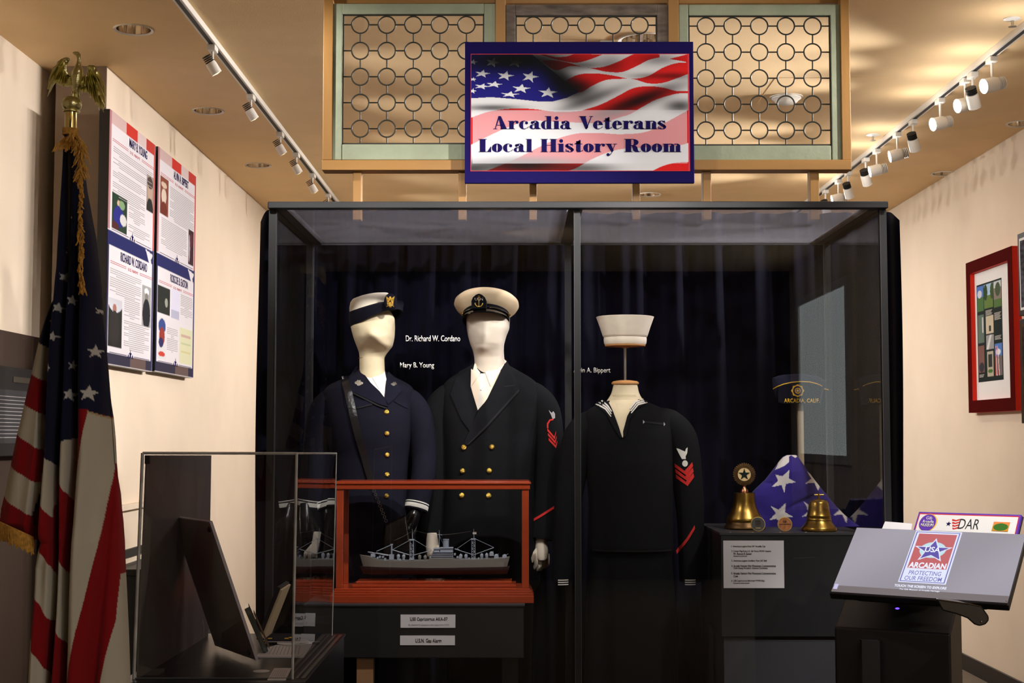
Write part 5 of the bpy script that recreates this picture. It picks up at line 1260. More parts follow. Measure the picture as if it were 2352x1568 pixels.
# ================================================================ WALL BANNERS AND FRAMES
def wallpic(items):
    def fn(u, v):
        rgb = np.tile(lin((214, 210, 216)), (len(u), 1))
        for it in items:
            it(u, v, rgb)
        return rgb
    return fn
def rect(u0, v0, u1, v1, c): return lambda u, v, rgb: put(rgb, (u >= u0) & (u < u1) & (v >= v0) & (v < v1), c)
def blob(cu, cv, ru, rv, c): return lambda u, v, rgb: put(rgb, ((u-cu)/ru)**2+((v-cv)/rv)**2 < 1, c)
def cblob(cu, cv, ru, rv, c, b): return lambda u, v, rgb: put(rgb, (((u-cu)/ru)**2+((v-cv)/rv)**2 < 1) & (u >= b[0]) & (u < b[2]) & (v >= b[1]) & (v < b[3]), c)
def banner(name, ptl, pbl, xr, label, pages):
    X0 = XL+.05
    a = PX(ptl[0], ptl[1], X0); b = PX(pbl[0], pbl[1], X0); c = PX(xr, 600, X0)
    y0, y1, ztop, zbot = a.y, c.y, a.z, b.z
    t = thing(name, (X0, (y0+y1)/2, zbot), label, 'banner', 'biography banners on the left wall')
    MB().box((XL+.0005, y0, zbot), (X0-.002, y1, ztop)).build('backing_board', M['blackm'], t)
    w, h = y1-y0, ztop-zbot
    items = [rect(0, 0, 1, .05, (176, 130, 128)), rect(0, 0, .34, .05, (196, 168, 166)), rect(.34, 0, .58, .05, (190, 50, 40)), rect(.58, 0, .78, .05, (206, 186, 184)), rect(.78, 0, 1, .05, (180, 56, 48)), rect(.965, 0, 1, .47, (184, 70, 70)), rect(0, 0, .035, .47, (170, 120, 124)),
             rect(0, .475, 1, .53, (24, 28, 88)), rect(0, .955, 1, 1, (44, 40, 60)), rect(.5, .955, .85, 1, (96, 78, 74)), rect(.965, .47, 1, 1, (40, 44, 92)), rect(0, .53, .03, 1, (30, 30, 60))]
    # a star corner cut by the white page
    items.append(lambda u, v, rgb: put(rgb, pip([(.80, .478), (.98, .49), (.93, .515), (.96, .55), (.88, .525)], u, v), (214, 210, 216)))
    for pg in pages: items += pg['art']
    picture('printed_panel', (X0, y0, ztop), (0, w, 0), (0, 0, -h), 150, 230, wallpic(items), t, th=.002)
    def T(s, u0, v0, u1, v1, m, nm_='heading', **kw):
        return text(nm_, s, (X0+.0005, y0+u0*w, ztop-v1*h), (0, (u1-u0)*w, 0), (0, 0, (v1-v0)*h), m, t, **kw)
    red_ = MB(); gr = MB(); bl = MB()
    def bar(mb, u0, v0, u1, v1): mb.box((X0+.0003, y0+u0*w, ztop-v1*h), (X0+.0012, y0+u1*w, ztop-v0*h))
    for pg in pages:
        v = pg['v']
        T(pg['name'], pg['u'][0], v+.025, pg['u'][1], v+.062, M['navyp'], bold=.015)
        T('U.S. NAVY' if pg.get('svc') is None else pg['svc'], .42, v+.076, .64, v+.088, M['redp'], 'subheading')
        for q_ in (.076, .083): bar(red_, .06, v+q_, .38, v+q_+.0018); bar(red_, .68, v+q_, .96, v+q_+.0018)
        random.seed(len(pg['name']))
        for (u0, v0, u1, v1) in pg['text']:
            vv = v0
            while vv < v1:
                e = random.choice((0, 0, 0, .0, .1)) if vv+.0085 < v1 else .12
                bar(gr, u0+e, vv, u1-e-random.random()*.02, vv+.0026); vv += .0082
        bar(bl, .07, v+.435, .42, v+.437); bar(bl, .58, v+.435, .93, v+.437)
        for (cu, cv, r_) in ((.5, v+.43, .03), (.455, v+.438, .015), (.545, v+.438, .015)):
            bl.prism([(X0+.0005, y0+(cu+x_)*w, ztop-(cv)*h-y_*w) for x_, y_ in star_pts(0, 0, r_)], (.0008, 0, 0))
    red_.build('rule_lines', M['redp'], t); g = gr.build('body_text', M['greyp'], t); g['kind'] = 'stuff'; bl.build('footer_line', M['navyp'], t)
    return t
def fig(u0, v0, u1, v1, bg, parts): return [rect(u0, v0, u1, v1, bg)]+[cblob(u0+(u1-u0)*a, v0+(v1-v0)*b, (u1-u0)*c, (v1-v0)*d, col, (u0, v0, u1, v1)) for a, b, c, d, col in parts]
banner('biography_banner', (253, 250), (247, 836), 353, 'left one of the two tall banners, with the blue-shirted portrait photo near its middle', [
    dict(v=.03, name='MARY B. YOUNG', u=(.40, .80), text=[(.08, .135, .95, .165), (.08, .18, .92, .21), (.08, .225, .8, .262), (.08, .275, .78, .33), (.42, .335, .78, .40), (.42, .41, .90, .445)],
         art=fig(.80, .15, .97, .31, (150, 136, 128), [(.5, .42, .34, .26, (176, 150, 136)), (.5, .2, .4, .16, (70, 58, 54)), (.5, .92, .45, .3, (30, 30, 32))])+fig(.07, .315, .38, .46, (26, 50, 34), [(.45, .25, .12, .1, (196, 164, 140)), (.45, .62, .34, .3, (30, 34, 120)), (.75, .65, .22, .16, (196, 196, 196)), (.65, .25, .2, .12, (120, 150, 110)), (.2, .9, .3, .1, (70, 30, 26))])),
    dict(v=.515, name='RICHARD W. CORDANO', u=(.26, .84), text=[(.06, .62, .72, .65), (.06, .655, .72, .70), (.06, .705, .7, .715), (.36, .72, .70, .80), (.36, .81, .92, .925)],
         art=fig(.74, .635, .95, .81, (150, 150, 150), [(.5, .14, .25, .08, (226, 226, 226)), (.5, .27, .18, .1, (120, 116, 112)), (.5, .7, .42, .38, (24, 26, 34))])+fig(.04, .735, .31, .93, (28, 30, 26), [(.5, .0, .6, .28, (190, 190, 200)), (.45, .2, .14, .09, (150, 100, 86)), (.45, .62, .35, .38, (38, 34, 34))]))])
banner('biography_banner', (364, 336), (355, 852), 448, 'right one of the two tall banners, with a yellowed certificate at its lower right', [
    dict(v=.03, name='ALVIN A. BIPPERT', u=(.38, .78), text=[(.30, .14, .95, .29), (.10, .305, .76, .43)],
         art=fig(.06, .12, .26, .29, (122, 66, 48), [(.45, .2, .35, .08, (200, 180, 160)), (.45, .5, .3, .2, (206, 190, 176)), (.45, .85, .4, .2, (100, 40, 26))])+fig(.80, .28, .95, .45, (54, 20, 32), [(.2, .55, .15, .4, (170, 160, 170)), (.6, .3, .3, .2, (84, 30, 40))])),
    dict(v=.515, name='ROSCOE B. EASTON', u=(.34, .80), svc='U.S. NAVY', text=[(.62, .615, .94, .72), (.28, .79, .56, .90)],
         art=fig(.04, .615, .34, .735, (30, 34, 30), [(.7, .55, .12, .18, (150, 150, 140))])+[rect(.37, .605, .58, .70, (206, 206, 226)), rect(.37, .70, .58, .74, (170, 172, 196))]+fig(.06, .755, .25, .94, (206, 206, 210), [(.5, .2, .45, .18, (50, 70, 130)), (.5, .45, .35, .22, (140, 50, 40)), (.4, .6, .3, .12, (40, 40, 90)), (.5, .88, .42, .06, (190, 60, 50))])+[rect(.60, .77, .95, .94, (206, 206, 172)), rect(.64, .80, .9, .815, (190, 160, 150)), rect(.64, .84, .9, .85, (180, 190, 150)), rect(.64, .88, .9, .89, (196, 190, 140))])])
# red framed collage on the right wall
X0 = XR
fa = PX(2218, 605, XR-.05); fb = PX(2332, 943, XR-.05)
y_far, y_near = fa.y, fb.y; zt_, zb2 = fa.z, PX(2225, 948, XR-.05).z
t = thing('framed_collage', (XR-.03, (y_far+y_near)/2, zb2), 'red framed photo collage with wide white mat on the right wall', 'picture frame', 'framed pictures on the right wall')
fw = .075
for nm_, a, b in (('frame_rail', (y_near, zt_-fw), (y_far, zt_)), ('frame_rail', (y_near, zb2), (y_far, zb2+fw)), ('frame_stile', (y_near, zb2+fw), (y_near+fw, zt_-fw)), ('frame_stile', (y_far-fw, zb2+fw), (y_far, zt_-fw))):
    MB().box((XR-.048, a[0], a[1]), (XR-.001, b[0], b[1])).build(nm_, M['frame_red'], t)
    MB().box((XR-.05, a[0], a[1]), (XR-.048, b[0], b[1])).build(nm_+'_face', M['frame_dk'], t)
MB().box((XR-.02, y_near+fw, zb2+fw), (XR-.005, y_far-fw, zt_-fw)).build('mat_board', M['matb'], t)
def collage(u, v):
    rgb = np.tile(lin((24, 36, 34)), (len(u), 1))
    for it in [rect(.02, .02, .27, .28, (70, 110, 60)), rect(.02, .02, .27, .13, (80, 120, 190)), blob(.12, .1, .09, .04, (200, 206, 216)), rect(.30, .02, .66, .26, (96, 120, 60)), rect(.30, .02, .66, .13, (160, 190, 214)), blob(.36, .1, .08, .08, (46, 70, 40)), blob(.62, .1, .07, .08, (60, 80, 44)), rect(.69, .02, .98, .28, (130, 120, 110)), rect(.69, .02, .98, .08, (190, 196, 200)), blob(.85, .1, .1, .07, (70, 84, 60)), rect(.69, .2, .98, .28, (80, 110, 60)),
               rect(.03, .31, .27, .60, (92, 110, 100)), rect(.2, .34, .25, .5, (190, 190, 190)), rect(.35, .345, .66, .52, (196, 184, 160)), rect(.48, .44, .56, .5, (40, 44, 40)), rect(.35, .535, .66, .68, (150, 150, 150)), lambda u, v, r: put(r, pip([(.35, .68), (.5, .535), (.58, .535), (.45, .68)], u, v), (206, 206, 206)), rect(.38, .70, .62, .95, (176, 170, 150)), rect(.42, .73, .58, .86, (48, 52, 48)), blob(.5, .9, .1, .02, (70, 110, 50)),
               rect(.03, .63, .26, .90, (120, 84, 76)), blob(.15, .85, .1, .05, (50, 50, 60)), rect(.69, .64, .97, .95, (110, 100, 100)), rect(.69, .64, .97, .76, (80, 120, 190)), blob(.82, .72, .1, .03, (220, 220, 226))]+[lambda u, v, r, k=k: put(r, pip([(.69+k*.05, .95), (.70+k*.03, .66), (.715+k*.03, .66), (.715+k*.05, .95)], u, v), (220, 216, 216) if k % 2 else (170, 40, 40)) for k in range(4)]:
        it(u, v, rgb)
    return rgb
ca, cb = PX(2243, 660, XR-.021), PX(2305, 870, XR-.021)
cy0, cy1 = ca.y, cb.y
pp = picture('photo_collage', (XR-.021, cy0, PX(2243, 656, XR-.021).z), (0, cy1-cy0, 0), (0, 0, -(PX(2243, 656, XR-.021).z-PX(2248, 878, XR-.021).z)), 90, 140, collage, t, th=.001)
tt = MB()
for (u0, v0, u1, n_) in ((.36, .285, .62, 5), (.71, .33, .96, 7), (.71, .56, .96, 4), (.05, .925, .25, 3)):
    H_ = PX(2243, 656, XR-.021).z-PX(2248, 878, XR-.021).z; Zt = PX(2243, 656, XR-.021).z
    for i in range(n_): tt.box((XR-.0225, cy0+(cy1-cy0)*u0, Zt-H_*(v0+i*.011)), (XR-.0215, cy0+(cy1-cy0)*(u1-.02*(i % 3)), Zt-H_*(v0+.004+i*.011)))
tt.build('caption_lines', M['wht'], t)
# next picture at the right edge of the photograph
ya, yb_ = PX(2338, 600, XR-.03).y, PX(2338, 600, XR-.03).y-1.0
zu, zm, zl_ = PX(2345, 535, XR-.03).z, PX(2345, 725, XR-.03).z, PX(2345, 972, XR-.03).z
for (a, b, lb, cc_) in ((zu, zm, 'dark framed photograph at the very right edge, upper of two', (60, 60, 70)), (zm-.02, zl_, 'dark brown framed picture at the very right edge, lower of two', (44, 34, 24))):
    t = thing('framed_photograph', (XR-.02, (ya+yb_)/2, b), lb, 'picture frame', 'framed pictures on the right wall')
    MB().box((XR-.03, yb_, b), (XR-.001, ya, a)).build('frame', M['black'], t, bevel=.002)
    MB().box((XR-.032, yb_+.03, b+.03), (XR-.030, ya-.03, a-.03)).build('white_border', M['matb'] if a == zu else M['brassd'], t)
    picture('photo_print', (XR-.033, ya-.045, a-.045), (0, -(ya-yb_-.09), 0), (0, 0, -(a-b-.09)), 40, 40, lambda u, v, cc_=cc_: np.clip(np.tile(lin(cc_), (len(u), 1))*(1+.9*np.sin(u*37+np.sin(v*19)*3)*np.sin(v*31+u*9))[:, None], 0, 1), t, th=.0008)

# ================================================================ ACRYLIC TABLE CASE (LEFT FOREGROUND)
DA, DB = 3.70, 4.50
FTL, FTR, FBL, FBR = P(328, 1040, DA), P(682, 1041, DA), P(308, 1561, DA), P(672, 1563, DA)
BTR, BBR = P(773, 1041, DB), P(763, 1457, DB)
BTL = Vector((FTL.x+.0, DB, BTR.z)); BBL = Vector((FBL.x+.01, DB, BBR.z))
tz0 = (FBL.z+BBR.z)/2
for q_ in (FBL, FBR, BBR, BBL): q_.z = tz0
t = thing('table_display_case', ((FBL.x+FBR.x)/2, (DA+DB)/2, 0), 'clear acrylic box on a dark navy table base at the lower left', 'display case')
tb = M['dgrey']; nb = mat('dark_navy_table', (30, 32, 42), .35, noise=.06)
MB().hexa([(FBL.x-.02, DA-.05, .0), (FBR.x+.035, DA-.05, 0), (P(787, 1459, DB).x, DB+.04, 0), (FBL.x-.02, DB+.04, 0), (FBL.x-.02, DA-.05, tz0-.006), (FBR.x+.035, DA-.05, tz0-.006), (P(787, 1459, DB).x, DB+.04, tz0-.006), (FBL.x-.02, DB+.04, tz0-.006)]).build('table_base', nb, t, bevel=.003)
MB().hexa([(FBL.x-.024, DA-.054, tz0-.006), (FBR.x+.039, DA-.054, tz0-.006), (P(787, 1459, DB).x+.004, DB+.044, tz0-.006), (FBL.x-.024, DB+.044, tz0-.006), (FBL.x-.024, DA-.054, tz0), (FBR.x+.039, DA-.054, tz0), (P(787, 1459, DB).x+.004, DB+.044, tz0), (FBL.x-.024, DB+.044, tz0)]).build('table_top', nb, t)
def pane(a, b, c, d, nrm, th=.004, m='acryl', nm_='acrylic_panel'):
    n = Vector(nrm)*th; return MB().hexa([a, b, b+n, a+n, d, c, c+n, d+n]).build(nm_, M[m], t)
pane(FBL, FBR, FTR, FTL, (0, 1, 0)); pane(BBL, BBR, BTR, BTL, (0, -1, 0)); pane(FBR, BBR, BTR, FTR, (-1, 0, 0))
pane(FBL+Vector((.004, .006, 0)), BBL+Vector((.004, -.006, 0)), BTL+Vector((.004, -.006, -.006)), FTL+Vector((.006, .006, -.006)), (1, 0, 0), .004, 'sidep', 'dark_side_panel')
pane(FBL, BBL, BTL, FTL, (1, 0, 0), .003)
mb = MB(); mb.hexa([FTL, FTR, BTR, BTL, FTL+Vector((0, 0, .004)), FTR+Vector((0, 0, .004)), BTR+Vector((0, 0, .004)), BTL+Vector((0, 0, .004))]); mb.build('acrylic_lid', M['acryl'], t)
def edge(a, b, r=.0022, nm_='polished_edge', m='edge'):
    a, b = Vector(a), Vector(b); MB().tube([a, b], r, 4).build(nm_, M[m], t)
edge(FTL+Vector((0, -.002, 0)), FTR+Vector((0, -.002, 0)), .0035); edge(FTL+Vector((0, -.003, 0)), FBL+Vector((0, -.003, 0)), .0042); edge(FTR+Vector((0, -.003, 0)), FBR+Vector((0, -.003, 0)), .0035); edge(BTR, BBR, .0016); edge(FTR, BTR, .0028)
edge(FBL+Vector((0, -.003, .002)), FBR+Vector((0, -.003, .002)), .002, m='gledge')
for (u, w) in ((.012, .006), (.026, .010)):  # pale strips on the table margin drawn as the pane edges' reflection
    a, b = FBR+Vector((-.005+u, 0, .0012)), BBR+Vector((-.005+u, 0, .0012)); MB().hexa([a, a+Vector((w, 0, 0)), b+Vector((w, 0, 0)), b, a+Vector((0, 0, .001)), a+Vector((w, 0, .001)), b+Vector((w, 0, .001)), b+Vector((0, 0, .001))]).build('edge_reflection', M['steel'], t)
MB().ball(BTR+Vector((-.008, 0, -.006)), .004).build('corner_screw', M['brass'], t, smooth=True)
MB().box(tuple(FTL+Vector((.004, .004, -.028))), tuple(FTL+Vector((.016, .014, -.006)))).build('corner_block', M['black'], t)
# foam board seen from behind on a clear easel
BR = Vector((-.707, 3.93, tz0+.012)); w_ = Vector((-.167, .27, 0)); l_ = Vector((-.114, -.07, .372))
t2 = thing('display_board', tuple(BR+w_*.5), 'grey foam display board seen from behind, tilted inside the acrylic box', 'display board')
nn = w_.cross(l_).normalized()
MB().slab(BR, w_, l_, nn*.006).build('board_panel', M['plum'], t2)
mb = MB(); mb.slab(BR-w_.normalized()*.003-nn*.001, w_.normalized()*.003, l_, nn*.008); mb.slab(BR+l_-w_.normalized()*.003-nn*.001, w_*1.01, l_.normalized()*.004, nn*.008); mb.build('white_board_edge', M['plumed'], t2)
for (a, b) in ((.06, .955), (.9, .955), (.1, .05)):
    for s_ in (-1, 1):
        q_ = BR+w_*a+l_*b+nn*.003+nn*s_*.0035; MB().ball(q_, (.006, .006, .009)).build('corner_clip', M['black'], t2, smooth=True)
c_ = BR+w_*.5
t3 = thing('clear_easel', (c_.x-.06, c_.y-.08, tz0), 'clear plastic easel propping the grey foam board', 'easel')
e0 = Vector((c_.x-.04, c_.y-.05, tz0))
MB().tube([e0+Vector((-.09, -.1, .003)), e0+Vector((-.03, -.03, .085)), e0+Vector((.02, .0, .10))], .003, 8).tube([e0+Vector((-.03, -.03, .003)), e0+Vector((-.03, -.03, .085)), e0+Vector((-.035, -.03, .115))], .003, 8).build('easel_back', M['acryl'], t3, smooth=True)
MB().tube([e0+Vector((-.09, -.1, .003)), e0+Vector((.05, -.04, .004)), e0+Vector((.09, -.1, .004)), e0+Vector((.09, -.1, .02))], .003, 8).build('easel_foot', M['acryl'], t3, smooth=True)
# dark framed piece leaning behind the board
a = P(606, 1512, 4.10); a.z = tz0+.004
t2 = thing('small_frame', tuple(a), 'small dark glossy frame leaning on its edge right of the foam board', 'picture frame')
MB().slab(a, Vector((-.02, .10, 0)), Vector((-.055, -.01, .125)), Vector((.012, .004, .006))).build('frame', M['green'], t2, bevel=.002)
MB().slab(a+Vector((.0125, .012, .012)), Vector((-.014, .076, 0)), Vector((-.044, -.008, .10)), Vector((.001, .0003, .0005))).build('frame_picture', M['brassd'], t2)
t3 = thing('clear_easel', (a.x-.03, a.y+.02, tz0), 'tiny clear plastic stand under the small dark frame', 'easel')
MB().tube([a+Vector((.035, -.01, .02)), a+Vector((.03, .0, 0)), a+Vector((-.05, .02, 0)), a+Vector((-.06, .05, .06))], .0025, 8).build('easel_wire', M['acryl'], t3, smooth=True)
# open presentation box
h0 = P(605, 1467, 4.36); h0.z = tz0
t2 = thing('presentation_case', tuple(h0), 'open black medal presentation case with cream lined lid', 'case')
MB().box((h0.x, 4.30, tz0+.0005), (P(740, 1467, 4.36).x, 4.47, tz0+.010)).build('tray', M['black'], t2, bevel=.002)
MB().box((h0.x+.006, 4.306, tz0+.010), (P(737, 1467, 4.36).x, 4.464, tz0+.0115)).build('velvet_lining', M['drape'], t2)
mb = MB(); mb.box((h0.x-.001, 4.2985, tz0+.008), (P(741, 1467, 4.36).x, 4.3, tz0+.0105)); mb.build('tray_rim', M['plumed'], t2)
L1 = P(652, 1345, 4.36)
lid = Vector((L1.x-h0.x, 0, L1.z-tz0-.012)); o0 = Vector((h0.x, 4.30, tz0+.012))
ln = lid.cross(Vector((0, 1, 0))).normalized()
MB().slab(o0, Vector((0, .17, 0)), lid, ln*-.012 if ln.x > 0 else ln*.012).build('lid', M['black'], t2, bevel=.002)
sg_ = 1 if ln.x > 0 else -1
MB().slab(o0+ln*sg_*.0005+Vector((0, .002, 0)), Vector((0, .166, 0)), lid*.97, ln*sg_*.006).build('lid_lining', mat('cream_satin', (206, 186, 150), .6), t2)
for (x, y) in ((620, 1466), (658, 1466), (668, 1464)):
    q_ = PZ(x, y, tz0+.012); MB().box((q_.x-.006, max(4.312, min(q_.y, 4.44))-.006, tz0+.0116), (q_.x+.006, max(4.312, min(q_.y, 4.44))+.006, tz0+.0135)).build('medal', M['yel'], t2, bevel=.001)
def flatthing(name, pts, h, m, label, cat, nm_='sheet'):
    q = [PZ(x, y, tz0+.001) for x, y in pts]; c = sum(q, Vector())/len(q)
    t = thing(name, (c.x, c.y, tz0), label, cat)
    MB().prism([(p.x, p.y, tz0+.0006) for p in q], (0, 0, h)).build(nm_, M[m], t); return t, q
tt, q = flatthing('open_booklet', [(588, 1510), (604, 1492), (640, 1482), (718, 1478), (697, 1510)], .004, 'paper', 'open white booklet with lines of print in front of the black medal case', 'booklet', 'pages')
mb = MB()
for i in range(9):
    a = PZ(628+i*7.5, 1486, tz0); b = PZ(617+i*8.4, 1506, tz0); mb.prism([(a.x, a.y, tz0+.0046), (a.x+.002, a.y, tz0+.0046), (b.x+.002, b.y, tz0+.0046), (b.x, b.y, tz0+.0046)], (0, 0, .0003))
mb.build('printed_lines', M['greyp'], tt)
c = PZ(680, 1479, tz0+.002); t2 = thing('round_medal', (c.x, c.y, tz0+.005), 'yellow green round medal lying on a cream oval mount', 'medal')
MB().lathe([(.052, 0), (.052, .002), (.001, .002)], (c.x-.004, c.y, tz0+.0052), 40, sy=1.0).build('oval_mount', M['paper'], t2)
MB().lathe([(.024, 0), (.026, .003), (.02, .006), (.001, .006)], (c.x+.014, c.y, tz0+.0072), 32).build('medal_disc', M['brass'], t2, smooth=True)
c = PZ(600, 1541, tz0+.001); t2 = thing('round_tag', (c.x, c.y, tz0), 'blank round white tag lying near the front of the acrylic box', 'tag')
MB().lathe([(.0215, .0006), (.0215, .0018), (.001, .0018)], (c.x, c.y, tz0), 40).build('paper_disc', M['paper'], t2)
tt, q = flatthing('label_card', [(614, 1562), (630, 1535), (669, 1535), (656, 1562)], .002, 'paper', 'small white printed card lying at the front corner of the acrylic box', 'label card', 'card'); tt['group'] = 'printed label cards'
mb = MB()
for i in range(7):
    a = PZ(632+i*4.6, 1540, tz0); b = PZ(622+i*4.8, 1557, tz0); mb.prism([(a.x, a.y, tz0+.0028), (a.x+.0012, a.y, tz0+.0028), (b.x+.0012, b.y, tz0+.0028), (b.x, b.y, tz0+.0028)], (0, 0, .0002))
mb.build('printed_lines', M['greyp'], tt)

# ================================================================ TOUCH SCREEN KIOSK (RIGHT FOREGROUND)
mc = Vector((1.223, 4.319, 1.122)); yaw, til = math.radians(-31.4), math.radians(35.6)
ma = Vector((math.cos(yaw), math.sin(yaw), -.007)).normalized(); n0 = Vector((-math.sin(yaw), math.cos(yaw), 0)); b0 = n0.cross(ma)
if b0.z < 0: b0 = -b0
mbv = (b0*math.sin(til)+n0*math.cos(til)).normalized(); mn = ma.cross(mbv).normalized()   # faces the viewer
if mn.y > 0: mn = -mn
MW, MH = .52, .315
t = thing('touch_screen_monitor', tuple(mc-mn*0-mbv*MH/2), 'tilted black touch screen monitor showing a red white and blue star logo', 'monitor')
TL = mc-ma*MW/2+mbv*MH/2
MB().slab(TL-mbv*MH-mn*.001, ma*MW, mbv*MH, -mn*.022).build('bezel', M['blackm'], t, bevel=.003)
MB().slab(TL-mbv*MH*.92+ma*MW*.12-mn*.023, ma*MW*.76, mbv*MH*.8, -mn*.03).build('rear_housing', M['blackm'], t, bevel=.012)
def scr(u, v):
    base = np.array(lin((146, 142, 152)))[None]*(1.0+.10*np.sin(u*6+v*3))[:, None]*np.ones((len(u), 3)); rgb = base.copy()
    X, Y = u*100, v*100*MH/MW*1.0
    put(rgb, v > .905, (112, 104, 106))
    def R(a, b, c, d, col): put(rgb, (u > a) & (u < c) & (v > b) & (v < d), col)
    Wc = (216, 220, 240); Bc = (92, 92, 170); Rc = (184, 92, 96)
    R(.365, .01, .64, .80, Wc); R(.373, .025, .632, .785, Bc); R(.379, .035, .626, .775, Wc); R(.390, .055, .615, .585, Rc)
    H_ = MH/MW*100
    put(rgb, (X-50.2)**2/7.6**2+(Y-.30*H_)**2/(7.4)**2 < 1, (180, 214, 222))
    put(rgb, pip(star_pts(50.2, .30*H_+.6, 11.6, 0, 1, 1, .42), X, Y), Wc); put(rgb, pip(star_pts(50.2, .30*H_+.6, 9.6, 0, 1, 1, .42), X, Y), (84, 74, 158))
    R(.006, .885, .028, .96, (190, 186, 222))
    return rgb
picture('screen_image', TL+ma*.004-mbv*.004+mn*.0008, ma*(MW-.008), -mbv*(MH-.012), 330, 200, scr, t, th=.0008, m=M['screen'])
ws = mat('lit_white_lettering', (30, 30, 34), .5, emit=(222, 224, 240), estr=.6); bs = mat('lit_blue_lettering', (20, 20, 40), .5, emit=(112, 112, 180), estr=.55)
def st_(s, u0, v0, u1, v1, m, **k): text('screen_lettering', s, TL+ma*(MW*u0)-mbv*(MH*v1)+mn*.001, ma*(MW*(u1-u0)), mbv*(MH*(v1-v0)), m, t, th=.0003, **k)
st_('USA', .458, .255, .546, .335, ws, bold=.02); st_('ARCADIAN', .397, .49, .608, .572, ws, bold=.035); st_('PROTECTING', .412, .612, .594, .672, bs, bold=.005); st_('OUR FREEDOM', .398, .69, .607, .75, bs, bold=.005)
st_('TOUCH THE SCREEN TO EXPLORE', .356, .818, .648, .852, ws, bold=.03); st_('The Gilb Museum of Arcadia Heritage', .39, .872, .616, .896, ws, bold=.005); st_('DELL', .475, .925, .52, .942, M['greyp'])
MB().ball(TL+ma*MW*.985-mbv*MH*.955+mn*.001, .0025).build('power_light', M['plumed'], t, smooth=True)
bc_ = mc-mbv*MH*.46-mn*.03
# mounting arm and black stand
t = thing('kiosk_stand', (mc.x+.12, mc.y+.12, 0), 'black kiosk pedestal with pivot arm under the touch screen', 'kiosk')
kx0, kx1 = P(1912, 1500, 4.30).x, P(2184, 1500, 4.20).x
colc = mc-mn*.10; 
MB().hexa([(kx0+.02, 4.36, 0), (kx1, 4.20, 0), (kx1+.10, 4.42, 0), (kx0+.12, 4.60, 0), (kx0+.02, 4.36, .93), (kx1, 4.20, .93), (kx1+.10, 4.42, 1.03), (kx0+.12, 4.60, 1.03)]).build('column', M['black'], t, bevel=.006)
sx0, sx1 = P(1998, 1500, 4.2).x, P(2036, 1500, 4.2).x
MB().hexa([(sx0, 4.295, .05), (sx1, 4.275, .05), (sx1, 4.30, .05), (sx0, 4.32, .05), (sx0, 4.295, .9), (sx1, 4.275, .9), (sx1, 4.30, .9), (sx0, 4.32, .9)]).build('front_rib', M['dgrey'], t)
pv = P(2248, 1422, 4.10); st0 = P(2175, 1385, 4.16)
mb = MB(); up = Vector((0, 0, 1))
sh_ = [P(x, y, 4.10) for x, y in ((2150, 1375), (2228, 1386), (2256, 1392), (2262, 1402), (2271, 1414), (2272, 1424), (2264, 1434), (2250, 1438), (2238, 1434), (2222, 1420), (2196, 1410), (2165, 1402))]
mb.prism(sh_, (.012, .05, 0)); mb.build('pivot_arm', M['patent'], t, bevel=.004)
MB().ball(P(2254, 1428, 4.098), .003).build('pivot_bolt', M['steel'], t, smooth=True)
for (x, y) in ((2061, 1397), (1904, 1331)):
    q_ = P(x, y, 4.18 if x > 2000 else 4.36)
    if x > 2000: MB().ball(q_, (.006, .003, .0025)).build('blue_light', M['bled'], t, smooth=True)
# boards behind the monitor
def quadboard(name, pts, Ds, th, label, cat, m):
    c = [P(x, y, d) for (x, y), d in zip(pts, Ds)]
    t = thing(name, tuple((c[2]+c[3])/2), label, cat)
    n = (c[1]-c[0]).cross(c[3]-c[0]).normalized()
    if n.y < 0: n = -n
    MB().hexa([c[3], c[2], c[2]+n*th, c[3]+n*th, c[0], c[1], c[1]+n*th, c[0]+n*th]).build('board', M[m], t)
    return t, c, n
t, c, n = quadboard('sponsor_board', [(2111, 1175), (2346, 1182), (2322, 1290), (2080, 1278)], [4.62, 4.42, 4.38, 4.58], .012, 'white sponsor sign with purple and red border standing behind the touch screen', 'sign', 'purple')
def Q(u, v, l=0.0): return (c[0]*(1-u)+c[1]*u)*(1-v)+(c[3]*(1-u)+c[2]*u)*v-n*l
for (u0, v0, u1, v1, l, m, nm_) in ((.012, .03, .986, .97, .0006, 'redp', 'red_border_line'), (.02, .055, .978, .95, .0012, 'matb', 'white_panel')):
    p_ = [Q(u0, v0, l), Q(u1, v0, l), Q(u1, v1, l), Q(u0, v1, l)]; MB().prism(p_, n*.0006).build(nm_, M[m], t)
def disc(u, v, ru, rv, l, m, nm_):
    MB().prism([Q(u+ru*math.cos(a*PI/12), v+rv*math.sin(a*PI/12), l) for a in range(24)], n*.0004).build(nm_, M[m], t)
disc(.125, .24, .09, .195, .0016, 'yel', 'seal_ring'); disc(.12, .24, .082, .185, .002, 'purple', 'round_seal')
R_ = c[1]-c[0]; U_ = -(c[3]-c[0])
text('seal_lettering', 'Gilb', Q(.095, .17, .0024), R_*.06, U_*.07, M['wht'], t, th=.0003); text('seal_lettering', 'MUSEUM', Q(.06, .33, .0024), R_*.125, U_*.07, M['wht'], t, th=.0003, bold=.02); text('seal_lettering', 'Arcadia', Q(.065, .25, .0024), R_*.115, U_*.07, M['wht'], t, th=.0003, bold=.02)
text('sign_lettering', 'DAR', Q(.43, .35, .0018), R_*.20, U_*.22, M['blk'], t, th=.0003)
MB().prism([Q(u, v, .0018) for u, v in [(.33+.028*math.cos(a_)*r_, .25+.06*math.sin(a_)*r_) for a_, r_ in [(-PI/2+i*PI/5, 1 if i % 2 == 0 else .42) for i in range(10)]]], n*.0004).build('logo_star', M['navyp'], t)
mb = MB()
